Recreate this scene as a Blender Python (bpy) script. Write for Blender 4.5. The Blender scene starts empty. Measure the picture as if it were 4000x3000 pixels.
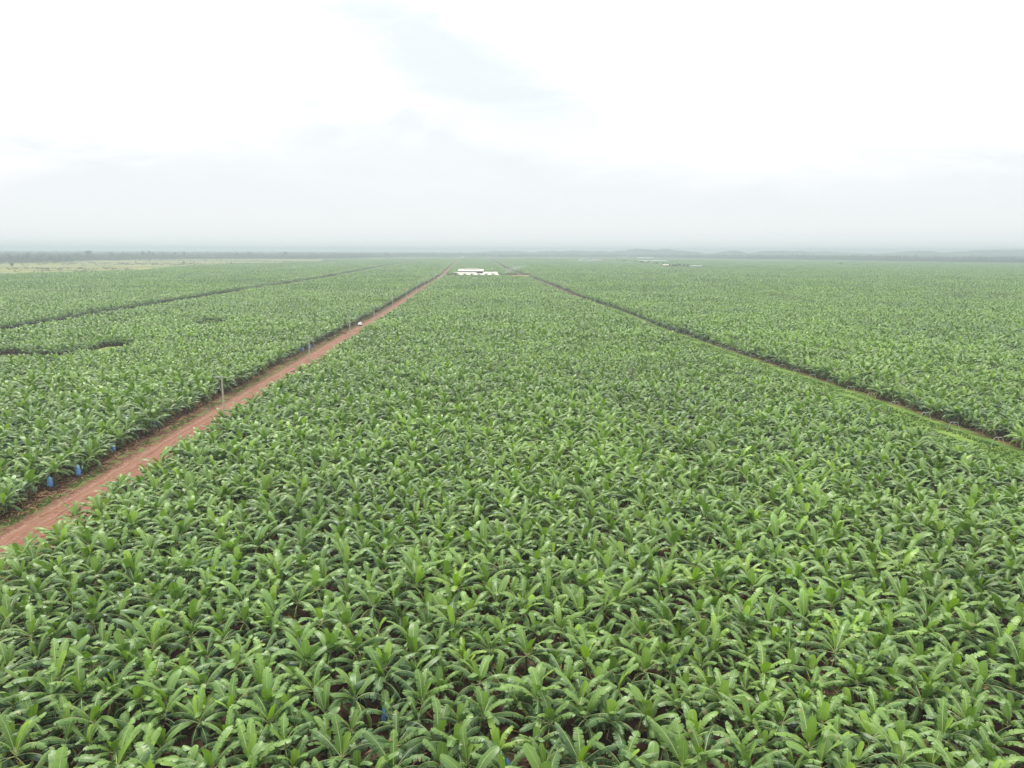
import bpy, math, random
import numpy as np
from mathutils import Vector, Matrix
R = math.radians
sc = bpy.context.scene
COL = sc.collection

# ------------------------------------------------------------------ camera
CAM_H = 36.0
F_PX = 2800.0
cam_d = bpy.data.cameras.new('camera')
cam_d.sensor_width = 36.0
cam_d.lens = 36.0 * F_PX / 4000.0
cam_d.clip_start = 0.5
cam_d.clip_end = 40000
cam = bpy.data.objects.new('camera', cam_d)
COL.objects.link(cam)
PITCH = math.atan((1500 - 981) / F_PX)
ROLL = R(0.215)
fwd = Vector((0, math.cos(PITCH), -math.sin(PITCH)))
up0 = Vector((0, math.sin(PITCH), math.cos(PITCH)))
rt0 = Vector((1, 0, 0))
rt = rt0 * math.cos(ROLL) + up0 * math.sin(ROLL)
up = -rt0 * math.sin(ROLL) + up0 * math.cos(ROLL)
cam.matrix_world = Matrix(((rt.x, up.x, -fwd.x, 0), (rt.y, up.y, -fwd.y, 0), (rt.z, up.z, -fwd.z, CAM_H), (0, 0, 0, 1)))
sc.camera = cam

# ------------------------------------------------------------------ world, sun, exposure
SUN_EL, SUN_AZ = R(60), R(-30)            # azimuth measured from +Y, to the left of the view
world = bpy.data.worlds.new('World')
sc.world = world
world.use_nodes = True
wt = world.node_tree
wt.nodes.clear()


def N(t, kind, **kw):
    n = t.nodes.new(kind)
    for k, v in kw.items():
        if k.startswith('in_'):
            n.inputs[k[3:]].default_value = v
        else:
            setattr(n, k, v)
    return n


def ramp(t, pts, interp='LINEAR'):
    n = t.nodes.new('ShaderNodeValToRGB')
    n.color_ramp.interpolation = interp
    e = n.color_ramp.elements
    while len(e) < len(pts):
        e.new(0.5)
    for k, (p, c) in enumerate(pts):
        e[k].position = p
        e[k].color = (c, c, c, 1) if isinstance(c, (int, float)) else (*c, 1)
    return n


def mixc(t, fac, a, b, blend='MIX'):
    n = t.nodes.new('ShaderNodeMix')
    n.data_type = 'RGBA'
    n.blend_type = blend
    for sock, v in ((n.inputs[0], fac), (n.inputs[6], a), (n.inputs[7], b)):
        if hasattr(v, 'is_output'):
            t.links.new(v, sock)
        elif isinstance(v, (int, float)):
            sock.default_value = v if sock.type == 'VALUE' else (v, v, v, 1)
        else:
            sock.default_value = (*v, 1)
    return n.outputs[2]


def mth(t, op, a, b=None, c=None, clamp=False):
    n = t.nodes.new('ShaderNodeMath')
    n.operation = op
    n.use_clamp = clamp
    for i, v in enumerate((a, b, c)):
        if v is None:
            continue
        if hasattr(v, 'is_output'):
            t.links.new(v, n.inputs[i])
        else:
            n.inputs[i].default_value = v
    return n.outputs[0]


sky = N(wt, 'ShaderNodeTexSky', sky_type='NISHITA', sun_disc=False, sun_elevation=SUN_EL,
        sun_rotation=SUN_AZ, altitude=100, air_density=1.0, dust_density=3.0, ozone_density=1.0)
tc = N(wt, 'ShaderNodeTexCoord')
sep = N(wt, 'ShaderNodeSeparateXYZ')
wt.links.new(tc.outputs['Generated'], sep.inputs[0])
zz = mth(wt, 'MAXIMUM', sep.outputs[2], 0.0)
yy_s = mth(wt, 'MAXIMUM', sep.outputs[1], 0.25)
gx = mth(wt, 'DIVIDE', sep.outputs[0], yy_s)            # bearing of the clouds ahead
gz = mth(wt, 'DIVIDE', zz, yy_s)                        # and their height
comb = N(wt, 'ShaderNodeCombineXYZ')
wt.links.new(gx, comb.inputs[0])
wt.links.new(mth(wt, 'MULTIPLY', gz, 3.2), comb.inputs[1])
n1 = N(wt, 'ShaderNodeTexNoise', in_Scale=3.6, in_Detail=8.0, in_Roughness=0.6, in_Distortion=0.5)
wt.links.new(comb.outputs[0], n1.inputs['Vector'])
nn = mth(wt, 'SUBTRACT', n1.outputs['Fac'], 0.5)
# brightness of the overcast against elevation (radiance x10, Background strength is 0.1)
elev = ramp(wt, [(0.0, (9.3, 9.3, 9.25)), (0.05, (9.0, 9.15, 9.2)), (0.12, (10.6, 10.8, 10.8)), (0.22, (12.0, 12.1, 12.0)),
                 (0.45, (14.5, 14.5, 14.3)), (1.0, (19.0, 19.0, 18.5))], 'LINEAR')
wt.links.new(zz, elev.inputs[0])
# low grey cloud bank with a wavy upper edge
hump = mth(wt, 'POWER', 2.718, mth(wt, 'MULTIPLY', mth(wt, 'POWER', mth(wt, 'ABSOLUTE', mth(wt, 'DIVIDE', mth(wt, 'ADD', gx, 0.22), 0.20)), 2.0), -1.0))
edge_h = mth(wt, 'ADD', 0.118, mth(wt, 'ADD', mth(wt, 'MULTIPLY', hump, 0.075), mth(wt, 'MULTIPLY', nn, 0.20)))
bank = ramp(wt, [(0.42, 1.0), (0.60, 0.0)], 'EASE')
wt.links.new(mth(wt, 'ADD', 0.5, mth(wt, 'MULTIPLY', mth(wt, 'SUBTRACT', gz, edge_h), 1.8)), bank.inputs[0])
# thin blue-grey veil above it, slanting down to the right
ex = mth(wt, 'ADD', gx, 0.085)
ez = mth(wt, 'SUBTRACT', gz, 0.245)
ra = mth(wt, 'ADD', mth(wt, 'MULTIPLY', ex, 0.93), mth(wt, 'MULTIPLY', ez, -0.37))
rb = mth(wt, 'ADD', mth(wt, 'MULTIPLY', ex, 0.37), mth(wt, 'MULTIPLY', ez, 0.93))
dd = mth(wt, 'ADD', mth(wt, 'POWER', mth(wt, 'ABSOLUTE', mth(wt, 'DIVIDE', ra, 0.19)), 2.0), mth(wt, 'POWER', mth(wt, 'ABSOLUTE', mth(wt, 'DIVIDE', rb, 0.052)), 2.0))
veil = ramp(wt, [(0.0, 1.0), (1.0, 0.0)], 'EASE')
wt.links.new(mth(wt, 'ADD', mth(wt, 'MULTIPLY', dd, 0.42), mth(wt, 'MULTIPLY', nn, 1.6)), veil.inputs[0])
bankc = ramp(wt, [(0.0, (9.3, 9.3, 9.25)), (0.06, (8.55, 8.8, 9.0)), (0.2, (8.2, 8.65, 8.95))], 'LINEAR')
wt.links.new(zz, bankc.inputs[0])
over = mixc(wt, mth(wt, 'MULTIPLY', bank.outputs[0], mth(wt, 'ADD', 0.9, mth(wt, 'MULTIPLY', nn, 0.9))), elev.outputs[0], bankc.outputs[0])
over = mixc(wt, mth(wt, 'MULTIPLY', veil.outputs[0], 0.9), over, (7.9, 8.5, 8.85))
skymix = mixc(wt, 0.95, sky.outputs[0], over)
bg = N(wt, 'ShaderNodeBackground', in_Strength=0.1)
wt.links.new(skymix, bg.inputs[0])
wo = N(wt, 'ShaderNodeOutputWorld')
wt.links.new(bg.outputs[0], wo.inputs[0])

sun_d = bpy.data.lights.new('sun', 'SUN')
sun_d.energy = 3.2
sun_d.angle = R(11)
sun_d.color = (1.0, 0.96, 0.88)
sun = bpy.data.objects.new('sun', sun_d)
COL.objects.link(sun)
sdir = Vector((math.sin(SUN_AZ) * math.cos(SUN_EL), math.cos(SUN_AZ) * math.cos(SUN_EL), math.sin(SUN_EL)))
sun.rotation_euler = sdir.to_track_quat('Z', 'Y').to_euler()
sun.location = sdir * 200

sc.view_settings.view_transform = 'Standard'
sc.view_settings.look = 'None'
sc.view_settings.exposure = 0.16
sc.view_settings.gamma = 1.0
sc.render.engine = 'CYCLES'
cy_ = sc.cycles
cy_.max_bounces = 6
cy_.diffuse_bounces = 2
cy_.glossy_bounces = 2
cy_.transmission_bounces = 3
cy_.volume_bounces = 1
cy_.transparent_max_bounces = 8
cy_.use_denoising = True
try:
    cy_.denoiser = 'OPENIMAGEDENOISE'
    cy_.denoising_input_passes = 'RGB_ALBEDO_NORMAL'
    cy_.denoising_prefilter = 'ACCURATE'
except Exception:
    pass


# ------------------------------------------------------------------ helpers
def tag(o, label=None, cat=None, group=None, kind=None):
    if label:
        o['label'] = label
    if cat:
        o['category'] = cat
    if group:
        o['group'] = group
    if kind:
        o['kind'] = kind
    return o


class MB:
    """collects faces; build() links them as one mesh object"""
    def __init__(self):
        self.v, self.f, self.m, self.c, self.uv = [], [], [], [], []

    def vert(self, p, c=(0, 0, 0)):
        self.v.append((float(p[0]), float(p[1]), float(p[2])))
        self.c.append(c)
        return len(self.v) - 1

    def face(self, idx, m=0):
        self.f.append(tuple(idx))
        self.m.append(m)

    def poly(self, pts, m=0, c=(0, 0, 0)):
        self.face([self.vert(p, c) for p in pts], m)

    def box(self, x0, x1, y0, y1, z0, z1, m=0, c=(0, 0, 0)):
        i = [self.vert(p, c) for p in ((x0, y0, z0), (x1, y0, z0), (x1, y1, z0), (x0, y1, z0),
                                       (x0, y0, z1), (x1, y0, z1), (x1, y1, z1), (x0, y1, z1))]
        for q in ((0, 3, 2, 1), (4, 5, 6, 7), (0, 1, 5, 4), (1, 2, 6, 5), (2, 3, 7, 6), (3, 0, 4, 7)):
            self.face([i[k] for k in q], m)

    def tube(self, pts, rad, n=6, m=0, c=(0, 0, 0), caps=True):
        pts = [Vector(p) for p in pts]
        if not hasattr(rad, '__len__'):
            rad = [rad] * len(pts)
        rings = []
        for k, p in enumerate(pts):
            d = (pts[min(k + 1, len(pts) - 1)] - pts[max(k - 1, 0)]).normalized()
            a = d.cross(Vector((0, 0, 1)))
            if a.length < 0.05:
                a = Vector((1, 0, 0))
            a.normalize()
            b = d.cross(a).normalized()
            rings.append([self.vert(p + (a * math.cos(2 * math.pi * j / n) + b * math.sin(2 * math.pi * j / n)) * rad[k], c) for j in range(n)])
        for k in range(len(rings) - 1):
            for j in range(n):
                self.face((rings[k][j], rings[k][(j + 1) % n], rings[k + 1][(j + 1) % n], rings[k + 1][j]), m)
        if caps:
            self.face(rings[0], m)
            self.face(rings[-1][::-1], m)

    def lathe(self, prof, n=12, m=0, c=(0, 0, 0), centre=(0, 0, 0), wob=None):
        rings = []
        for (r, z) in prof:
            rings.append([self.vert((centre[0] + r * math.cos(2 * math.pi * j / n) * (1 + (wob(j, z) if wob else 0)),
                                     centre[1] + r * math.sin(2 * math.pi * j / n) * (1 + (wob(j, z) if wob else 0)), centre[2] + z), c) for j in range(n)])
        for k in range(len(rings) - 1):
            for j in range(n):
                self.face((rings[k][j], rings[k][(j + 1) % n], rings[k + 1][(j + 1) % n], rings[k + 1][j]), m)
        self.face(rings[0][::-1], m)
        self.face(rings[-1], m)

    def add(self, other, mat=None, c=None):
        o = len(self.v)
        for p in other.v:
            q = mat @ Vector(p) if mat is not None else p
            self.v.append((q[0], q[1], q[2]))
        if c is None:
            self.c.extend(other.c)
        else:
            self.c.extend([(a[0] + c[0], a[1] + c[1], a[2] + c[2]) for a in other.c])
        self.f.extend([tuple(i + o for i in f) for f in other.f])
        self.m.extend(other.m)

    def mesh(self, name, mats, smooth=False):
        me = bpy.data.meshes.new(name)
        me.from_pydata(self.v, [], self.f)
        for m in (mats if isinstance(mats, (list, tuple)) else [mats]):
            me.materials.append(m)
        me.polygons.foreach_set('material_index', self.m)
        if smooth:
            me.polygons.foreach_set('use_smooth', [True] * len(self.f))
        at = me.attributes.new('tint', 'FLOAT_COLOR', 'POINT')
        arr = np.ones((len(self.v), 4), dtype=np.float32)
        arr[:, :3] = np.array(self.c, dtype=np.float32).reshape(-1, 3)
        at.data.foreach_set('color', arr.ravel())
        me.update()
        return me

    def build(self, name, mats, parent=None, smooth=False, loc=None):
        o = bpy.data.objects.new(name, self.mesh(name, mats, smooth))
        COL.objects.link(o)
        if parent:
            o.parent = parent
        if loc is not None:
            o.location = loc
        return o


def empty(name, loc, rz=0.0):
    o = bpy.data.objects.new(name, None)
    o.empty_display_size = 0.5
    COL.objects.link(o)
    o.location = loc
    o.rotation_euler = (0, 0, rz)
    return o


def copy_tree(o, parent=None):
    kids = [k for k in o.children]
    c = o.copy()
    COL.objects.link(c)
    c.parent = parent
    for ch in kids:
        copy_tree(ch, c)
    return c


def material(name, rough=0.7, spec=0.3):
    m = bpy.data.materials.new(name)
    m.use_nodes = True
    t = m.node_tree
    b = t.nodes['Principled BSDF']
    b.inputs['Roughness'].default_value = rough
    b.inputs['Specular IOR Level'].default_value = spec
    return m, t, b


def noise_mat(name, c1, c2, scale=3.0, rough=0.8, spec=0.2, detail=5, bump=0.0, coord='Object', metallic=0.0, lo=0.35, hi=0.65):
    m, t, b = material(name, rough, spec)
    co = N(t, 'ShaderNodeTexCoord')
    n = N(t, 'ShaderNodeTexNoise', in_Scale=scale, in_Detail=float(detail))
    t.links.new(co.outputs[coord], n.inputs['Vector'])
    r = ramp(t, [(lo, c1), (hi, c2)])
    t.links.new(n.outputs['Fac'], r.inputs[0])
    t.links.new(r.outputs[0], b.inputs['Base Color'])
    b.inputs['Metallic'].default_value = metallic
    if bump:
        bp = N(t, 'ShaderNodeBump', in_Strength=bump)
        t.links.new(n.outputs['Fac'], bp.inputs['Height'])
        t.links.new(bp.outputs[0], b.inputs['Normal'])
    return m


# ------------------------------------------------------------------ plantation layout (metres; camera stands over the origin)
def poly_x(pts):
    ys = [p[0] for p in pts]
    xs = [p[1] for p in pts]
    return lambda y: np.interp(y, ys, xs)


road_l = poly_x([(0, -67.5), (90, -68.6), (115, -70.0), (150, -71.6), (205, -74.0), (259, -75.4), (322, -77.8), (427, -80.5), (540, -86.0),
                 (685, -92.5), (868, -99), (940, -102), (1036, -106), (1347, -126), (1600, -142), (2171, -178), (3380, -254), (4100, -300)])

road_r0 = poly_x([(0, -54.0), (80, -56.0), (125, -57.6), (188, -59.4), (229, -60.3), (291, -63.0), (365, -65.4), (427, -68.5), (521, -74.0), (685, -82.5), (752, -86.5),
                 (860, -88), (868, -62), (905, -62), (912, -92), (1000, -97), (1347, -119), (1600, -136), (2171, -171), (3380, -246), (4100, -292)])
road_r = lambda y: road_r0(y) + np.interp(y, [300, 600, 1000, 3000], [0.0, 2.2, 3.2, 4.5])
path_c = poly_x([(0, 95), (100, 92.3), (130, 90.8), (151, 89.1), (173, 87.9), (200, 84.6), (217, 82.6), (255, 77.5), (316, 72.1), (343, 68.5), (452, 62.5),
                 (545, 54.0), (792, 39.5), (1028, 21.2), (1347, -2.2), (1818, -26.7), (2520, -63.7), (3431, -106), (4100, -140)])
second_l = poly_x([(0, -222), (320, -230), (405, -234), (500, -239), (629, -243), (827, -247), (999, -256), (1600, -300), (2344, -345), (4100, -470)])
third_l = poly_x([(0, -385), (819, -405), (1057, -412), (2516, -520), (4100, -640)])
right2_c = poly_x([(0, 235), (490, 206), (588, 203), (1083, 141), (1300, 139), (2400, 60), (4100, -30)])
right3_c = poly_x([(0, 420), (570, 388), (685, 402), (850, 410), (1010, 404), (1500, 360), (4100, 200)])

FIELD = [(-700, 0), (-880, 700), (-790, 1010), (-759, 1074), (-694, 1235), (-668, 1300), (-740, 1590), (-765, 1750), (-735, 1980), (-640, 2200), (-533, 2184),
         (-560, 2400), (-759, 2907), (-600, 3300), (-490, 3955), (-342, 4018), (140, 4061), (726, 4142), (789, 3750), (1099, 3129), (1353, 2961), (1467, 2783),
         (1682, 2390), (1900, 2300), (1900, 0)]
FIELD = [(x * 0.91, y * 0.91) if y > 1005 and x < 1850 else (x, y) for (x, y) in FIELD]
FIELD = [(x, 2110) if (x, y) == (1900, 2300) else (x, y) for (x, y) in FIELD]


def in_poly(px, py, poly):
    inside = np.zeros(px.shape, bool)
    n = len(poly)
    j = n - 1
    for i in range(n):
        xi, yi = poly[i]
        xj, yj = poly[j]
        if yi != yj:
            cond = ((yi > py) != (yj > py)) & (px < (xj - xi) * (py - yi) / (yj - yi) + xi)
            inside ^= cond
        j = i
    return inside


HOLES = [(-205, -143, 225, 244), (-152, -137, 240, 268), (-150, -133, 322, 352), (-100, 16, 978, 1112), (16, 40, 1050, 1110),
         (-62, -25, 892, 899), (340, 545, 1500, 1550), (330, 440, 1590, 1668), (215, 320, 2420, 2500), (430, 560, 2460, 2560), (0, 60, 1180, 1235),
         (336, 356, 545, 572), (238, 248, 462, 482), (120, 124, 300, 316), (-420, -300, 600, 606)]


def path_w(y):
    return np.interp(y, [190, 300, 450, 900, 1300, 3400], [12.3, 10.4, 8.6, 7.8, 8.5, 11.0])


def blocked(x, y, pad=0.0):
    b = (x > road_l(y) - pad) & (x < road_r(y) + pad)
    pc = path_c(y)
    b |= (x > pc - path_w(y) - pad) & (x < pc + np.interp(y, [200, 900], [4.0, 3.4]) + pad)
    s = second_l(y)
    b |= (x > s - pad) & (x < s + np.interp(y, [300, 520, 640], [20, 20, 19]) + pad) & (y > 280)
    s = third_l(y)
    b |= (x > s - pad) & (x < s + 5 + pad)
    s = right2_c(y)
    b |= (x > s - 4 - pad) & (x < s + 4 + pad) & (y > 480)
    s = right3_c(y)
    b |= (x > s - 5 - pad) & (x < s + 5 + pad) & (y > 540)
    for (x0, x1, y0, y1) in HOLES:
        wx, wy = 2.0 * np.sin(y * 0.5 + x * 0.11), 2.6 * np.sin(x * 0.27 + 1.0) + 1.6 * np.sin(x * 0.71)
        if x1 > -60:
            wx, wy = 0.0, 0.0
        b |= (x + wx > x0 - pad) & (x + wx < x1 + pad) & (y + wy > y0 - pad) & (y + wy < y1 + pad)
    return b


def project(x, y, z):
    d = np.stack([x, y, z - CAM_H], -1)
    dz = d @ np.array(fwd)
    return 2000 + F_PX * (d @ np.array(rt)) / dz, 1500 - F_PX * (d @ np.array(up)) / dz, dz


# ------------------------------------------------------------------ materials of the plants
def leaf_material(name, young=0.0):
    m, t, b = material(name, 0.42, 0.42)
    a = N(t, 'ShaderNodeAttribute', attribute_name='tint')
    s = N(t, 'ShaderNodeSeparateColor')
    t.links.new(a.outputs['Color'], s.inputs[0])
    oi = N(t, 'ShaderNodeObjectInfo')
    geo = N(t, 'ShaderNodeNewGeometry')
    big = N(t, 'ShaderNodeTexNoise', in_Scale=0.012, in_Detail=3.0)
    t.links.new(geo.outputs['Position'], big.inputs['Vector'])
    bigr = ramp(t, [(0.38, 0.0), (0.64, 1.0)])
    t.links.new(big.outputs['Fac'], bigr.inputs[0])
    fine = N(t, 'ShaderNodeTexNoise', in_Scale=2.2, in_Detail=3.0)
    t.links.new(geo.outputs['Position'], fine.inputs['Vector'])
    g1 = mixc(t, s.outputs[0], (0.011, 0.042, 0.013), (0.080, 0.163, 0.050))      # dark .. mid green
    yel = mth(t, 'ADD', s.outputs[1], mth(t, 'MULTIPLY', bigr.outputs[0], 0.17))
    yel = mth(t, 'ADD', yel, mth(t, 'MULTIPLY', mth(t, 'SUBTRACT', oi.outputs['Random'], 0.5), 0.16), clamp=True)
    g2 = mixc(t, yel, g1, (0.230, 0.380, 0.035))
    g3 = mixc(t, s.outputs[2], g2, (0.24, 0.155, 0.07))                            # dead brown
    med = N(t, 'ShaderNodeTexNoise', in_Scale=0.05, in_Detail=3.0)
    t.links.new(geo.outputs['Position'], med.inputs['Vector'])
    g3 = mixc(t, 1.0, g3, mth(t, 'ADD', 0.55, mth(t, 'MULTIPLY', med.outputs['Fac'], 0.9)), 'MULTIPLY')
    br = mth(t, 'ADD', 0.78, mth(t, 'MULTIPLY', fine.outputs['Fac'], 0.44))
    g4 = mixc(t, 1.0, g3, br, 'MULTIPLY')
    t.links.new(g4, b.inputs['Base Color'])
    tr = N(t, 'ShaderNodeBsdfTranslucent')
    tcx = mixc(t, 1.0, g4, (1.7, 1.9, 0.6), 'MULTIPLY')
    t.links.new(tcx, tr.inputs[0])
    mx = N(t, 'ShaderNodeMixShader', in_Fac=0.14)
    t.links.new(b.outputs[0], mx.inputs[1])
    t.links.new(tr.outputs[0], mx.inputs[2])
    t.links.new(mx.outputs[0], t.nodes['Material Output'].inputs[0])
    return m


M_LEAF = leaf_material('banana_leaf')
M_RIB = noise_mat('leaf_midrib', (0.32, 0.40, 0.15), (0.44, 0.50, 0.22), 4, 0.5, 0.4)
M_STEM = noise_mat('banana_pseudostem', (0.055, 0.035, 0.02), (0.12, 0.12, 0.045), 3.5, 0.75, 0.2, bump=0.3)
M_DEAD = noise_mat('dry_leaf', (0.14, 0.075, 0.035), (0.34, 0.22, 0.12), 6, 0.9, 0.1)
PLANT_MATS = [M_LEAF, M_RIB, M_STEM]


# ------------------------------------------------------------------ banana plant
def leaf(mb, rng, org, az, el, L, W, arch, droop, strips=14, tatter=0.5, tint=(0.5, 0, 0), pet=0.35, ribw=0.05, lod=0, bend=0.0, fold=0.0):
    """a banana leaf: petiole and midrib arching outward, lamina of strips that tear and hang along the veins"""
    n = (9, 5, 3)[lod]
    K = strips
    steps = 36
    p = Vector(org)
    T, P = [], []
    tot = L + pet
    for i in range(steps + 1):
        s = i / steps
        e = el - arch * (s ** 1.6)
        a = az + bend * s
        t = Vector((math.cos(a) * math.cos(e), math.sin(a) * math.cos(e), math.sin(e)))
        P.append(p.copy())
        T.append(t)
        p = p + t * (tot / steps)

    def at(s):
        f = min(max(s, 0), 1) * steps
        i = min(int(f), steps - 1)
        w = f - i
        t = T[i].lerp(T[i + 1], w).normalized()
        a = az + bend * s
        side = Vector((-math.sin(a), math.cos(a), 0))
        return P[i].lerp(P[i + 1], w), t, side, t.cross(side).normalized()            # last: the upper face of the leaf looks this way
    s_pet = pet / tot
    pr = None
    if lod < 2:
        for i in range(n + 1):
            c, t, side, upv = at(i / n)
            w = ribw * (1 - 0.8 * i / n)
            cur = (mb.vert(c - side * w), mb.vert(c + upv * (w * 0.8 + 0.01)), mb.vert(c + side * w))
            if pr:
                mb.face((pr[0], pr[1], cur[1], cur[0]), 1)
                mb.face((pr[1], pr[2], cur[2], cur[1]), 1)
            pr = cur

    def prof(u):
        if u < 0.10:
            return 0.45 + 0.55 * math.sqrt(u / 0.10)
        if u > 0.62:
            return max(0.10, math.sqrt(max(0.0, 1 - ((u - 0.62) / 0.385) ** 2.4)))
        return 1.0
    for sg in (-1, 1):
        dr = droop
        slant = rng.uniform(0.15, 0.38)
        k = 0
        while k < K:
            torn = rng.random() < tatter
            run = min(rng.choice((1, 1, 2, 2, 3)) if torn else rng.choice((2, 3, 4)), K - k)
            if rng.random() < tatter or k == 0:
                dr = droop + rng.uniform(-0.35, 0.50) * (0.3 + tatter)
            u_split = (k + run) / K
            lift = rng.uniform(0, 0.16) * tatter
            d1 = dr * 0.80 + fold
            d2 = dr * 1.35 + fold + rng.uniform(-0.05, 0.35) * tatter
            tt = (tint[0] + rng.uniform(-0.10, 0.10), tint[1], tint[2] + (rng.uniform(0.1, 0.5) if torn and rng.random() < 0.04 else 0))
            prev = None
            wk = 1.0 + rng.uniform(-0.14, 0.04) * (0.3 + tatter)
            for j in range(run + 1):
                u = (k + j) / K
                c, t, side, upv = at(s_pet + (1 - s_pet) * u)
                side = side * sg
                w = W * 0.5 * prof(u) * wk
                gp = 0.0
                if tatter > 0.08:
                    gp = (L / K) * (rng.uniform(0.3, 0.8) if rng.random() < 0.35 else rng.uniform(0.04, 0.25)) * (1 if j == 0 else (-1 if j == run else 0))
                m1 = c + (side * math.cos(d1) - upv * math.sin(d1)) * (w * 0.52) + t * (slant * w * 0.5 + gp * 0.35)
                m2 = m1 + (side * math.cos(d2) - upv * math.sin(d2)) * (w * 0.5) + t * (slant * w * 0.6 + gp) - Vector((0, 0, lift * w))
                cur = (mb.vert(c, tt), mb.vert(m1, tt), mb.vert(m2, tt))
                if prev:
                    if lod < 2:
                        mb.face((prev[0], prev[1], cur[1], cur[0]), 0)
                        mb.face((prev[1], prev[2], cur[2], cur[1]), 0)
                    else:
                        mb.face((prev[0], prev[2], cur[2], cur[0]), 0)
                prev = cur
            k += run


def plant_parts(seed, lod=0, kind='plain', hs=1.0):
    """returns crown, young leaf, stem as MBs"""
    rng = random.Random(seed)
    crown, young, stem = MB(), MB(), MB()
    h = rng.uniform(1.8, 2.35) * hs
    leanx, leany = rng.uniform(-0.3, 0.3), rng.uniform(-0.3, 0.3)
    top = Vector((leanx, leany, h))
    yb = {'yellow': 0.42}.get(kind, 0.0)
    tat = {'ragged': 1.0, 'broad': 0.12, 'small': 0.2}.get(kind, rng.uniform(0.5, 0.8))
    nl = {'small': 7, 'broad': 10}.get(kind, rng.choice((12, 13, 14)))
    if lod == 2:
        nl -= 2
    sl = {'small': 0.7, 'broad': 0.97}.get(kind, 1.0)
    st = (19, 8, 4)[lod]
    if lod == 0:
        stem.tube([(0, 0, -0.05), (leanx * 0.3, leany * 0.3, h * 0.45), (leanx * 0.8, leany * 0.8, h * 0.85), top], [0.17, 0.13, 0.10, 0.06], 8, 2)
        for k in range(3):                                                  # hanging dry leaves against the stem
            a = rng.uniform(0, 6.28)
            leaf(stem, rng, (leanx * 0.8, leany * 0.8, h * rng.uniform(0.78, 0.95)), a, R(-15), rng.uniform(0.9, 1.4), 0.22, R(70), R(35), 5, 0.7, (0.2, 0.0, 1.0), 0.15, 0.02, 1)
        # a sucker growing at the foot
        a = rng.uniform(0, 6.28)
        for q in range(4):
            leaf(crown, rng, (math.cos(a) * 0.5, math.sin(a) * 0.5, 0.5 * hs), a + q * 2.4, R(rng.uniform(35, 75)), rng.uniform(0.8, 1.3), 0.34, R(50), R(10), 5, 0.1, (0.55, 0.15, 0), 0.2, 0.02, 1)
    elif lod == 1:
        stem.tube([(0, 0, -0.05), top], [0.15, 0.07], 4, 2, caps=False)
    ga = rng.uniform(0, 6.28)
    for i in range(nl):
        f = i / (nl - 1)                                                    # 0 oldest .. 1 youngest
        ga += R(137.5) + rng.uniform(-0.6, 0.6)
        el = R(4 + 66 * f) + rng.uniform(-0.26, 0.24)
        arch = R(100 - 46 * f) * rng.uniform(0.7, 1.3)
        L = (2.10 + 0.80 * math.sin(math.pi * (0.12 + 0.66 * f))) * sl * rng.uniform(0.82, 1.12)
        W = (0.69 + 0.12 * math.sin(math.pi * f)) * (1.15 if kind == 'broad' else 1.0) * rng.uniform(0.88, 1.12)
        dr = R(52 - 46 * f) + rng.uniform(-0.12, 0.12)
        tint = (0.10 + 0.75 * f + rng.uniform(-0.25, 0.35), yb + 0.26 * max(0, f - 0.55) / 0.45 + (0.12 if rng.random() < 0.2 else 0), 0.0)  # green lightens with youth; low leaves also darkened for shade under the canopy
        if i == 0 and rng.random() < 0.6:
            tint = (0.6, 0.95, 0.25) if rng.random() < 0.5 else (0.4, 0.3, 0.85)
            dr, arch = R(80), R(110)
        leaf(crown, rng, top + Vector((math.cos(ga), math.sin(ga), 0)) * 0.05 + Vector((0, 0, 0.25 * f)), ga, el, L, W, arch, dr, st,
             tat * (1.1 - 0.65 * f), tint, rng.uniform(0.32, 0.5), 0.038 if lod == 0 else 0.05, lod, rng.uniform(-0.25, 0.25))
    ny = 2 if kind == 'pair' else 1
    for i in range(ny):
        a = rng.uniform(0, 6.28)
        el = R(rng.uniform(70, 86))
        yy = {'bright': 0.95, 'pair': 0.8, 'yellow': 0.8}.get(kind, rng.uniform(0.35, 0.75))
        if kind == 'spear':
            young.tube([top + Vector((0, 0, 0.1)), top + Vector((0.05, 0.03, 1.0)), top + Vector((0.10, 0.02, 1.9))], [0.06, 0.055, 0.01], 6, 0, (0.9, 0.9, 0), caps=False)
        else:
            leaf(young, rng, top + Vector((0, 0, 0.2)), a, el, rng.uniform(1.5, 2.0) * (0.8 if kind == 'small' else 1), rng.uniform(0.60, 0.80), R(rng.uniform(2, 34)), R(-14 if i == 0 else 4),
                 st, 0.05, (0.8, yy, 0), 0.3, 0.03, lod, 0.0)
    return crown, young, stem


# ------------------------------------------------------------------ plant positions
rs = np.random.RandomState(7)


def grid_points(y0, y1, sp=2.38, jit=0.6):
    out = []
    row = 0
    rowid = []
    y = y0
    while y < y1:
        half = y * 0.80 + 40
        xs = np.arange(-half, half, sp) + (sp / 2 if row % 2 else 0)
        out.append(np.stack([xs, np.full_like(xs, y)], 1))
        rowid.append(np.full(len(xs), row))
        y += sp * 0.95
        row += 1
    p = np.concatenate(out)
    rid = np.concatenate(rowid)
    p += rs.uniform(-jit, jit, p.shape)
    return p, rid


Y_SINGLE = 620.0
P, RID = grid_points(20.0, Y_SINGLE)
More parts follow.
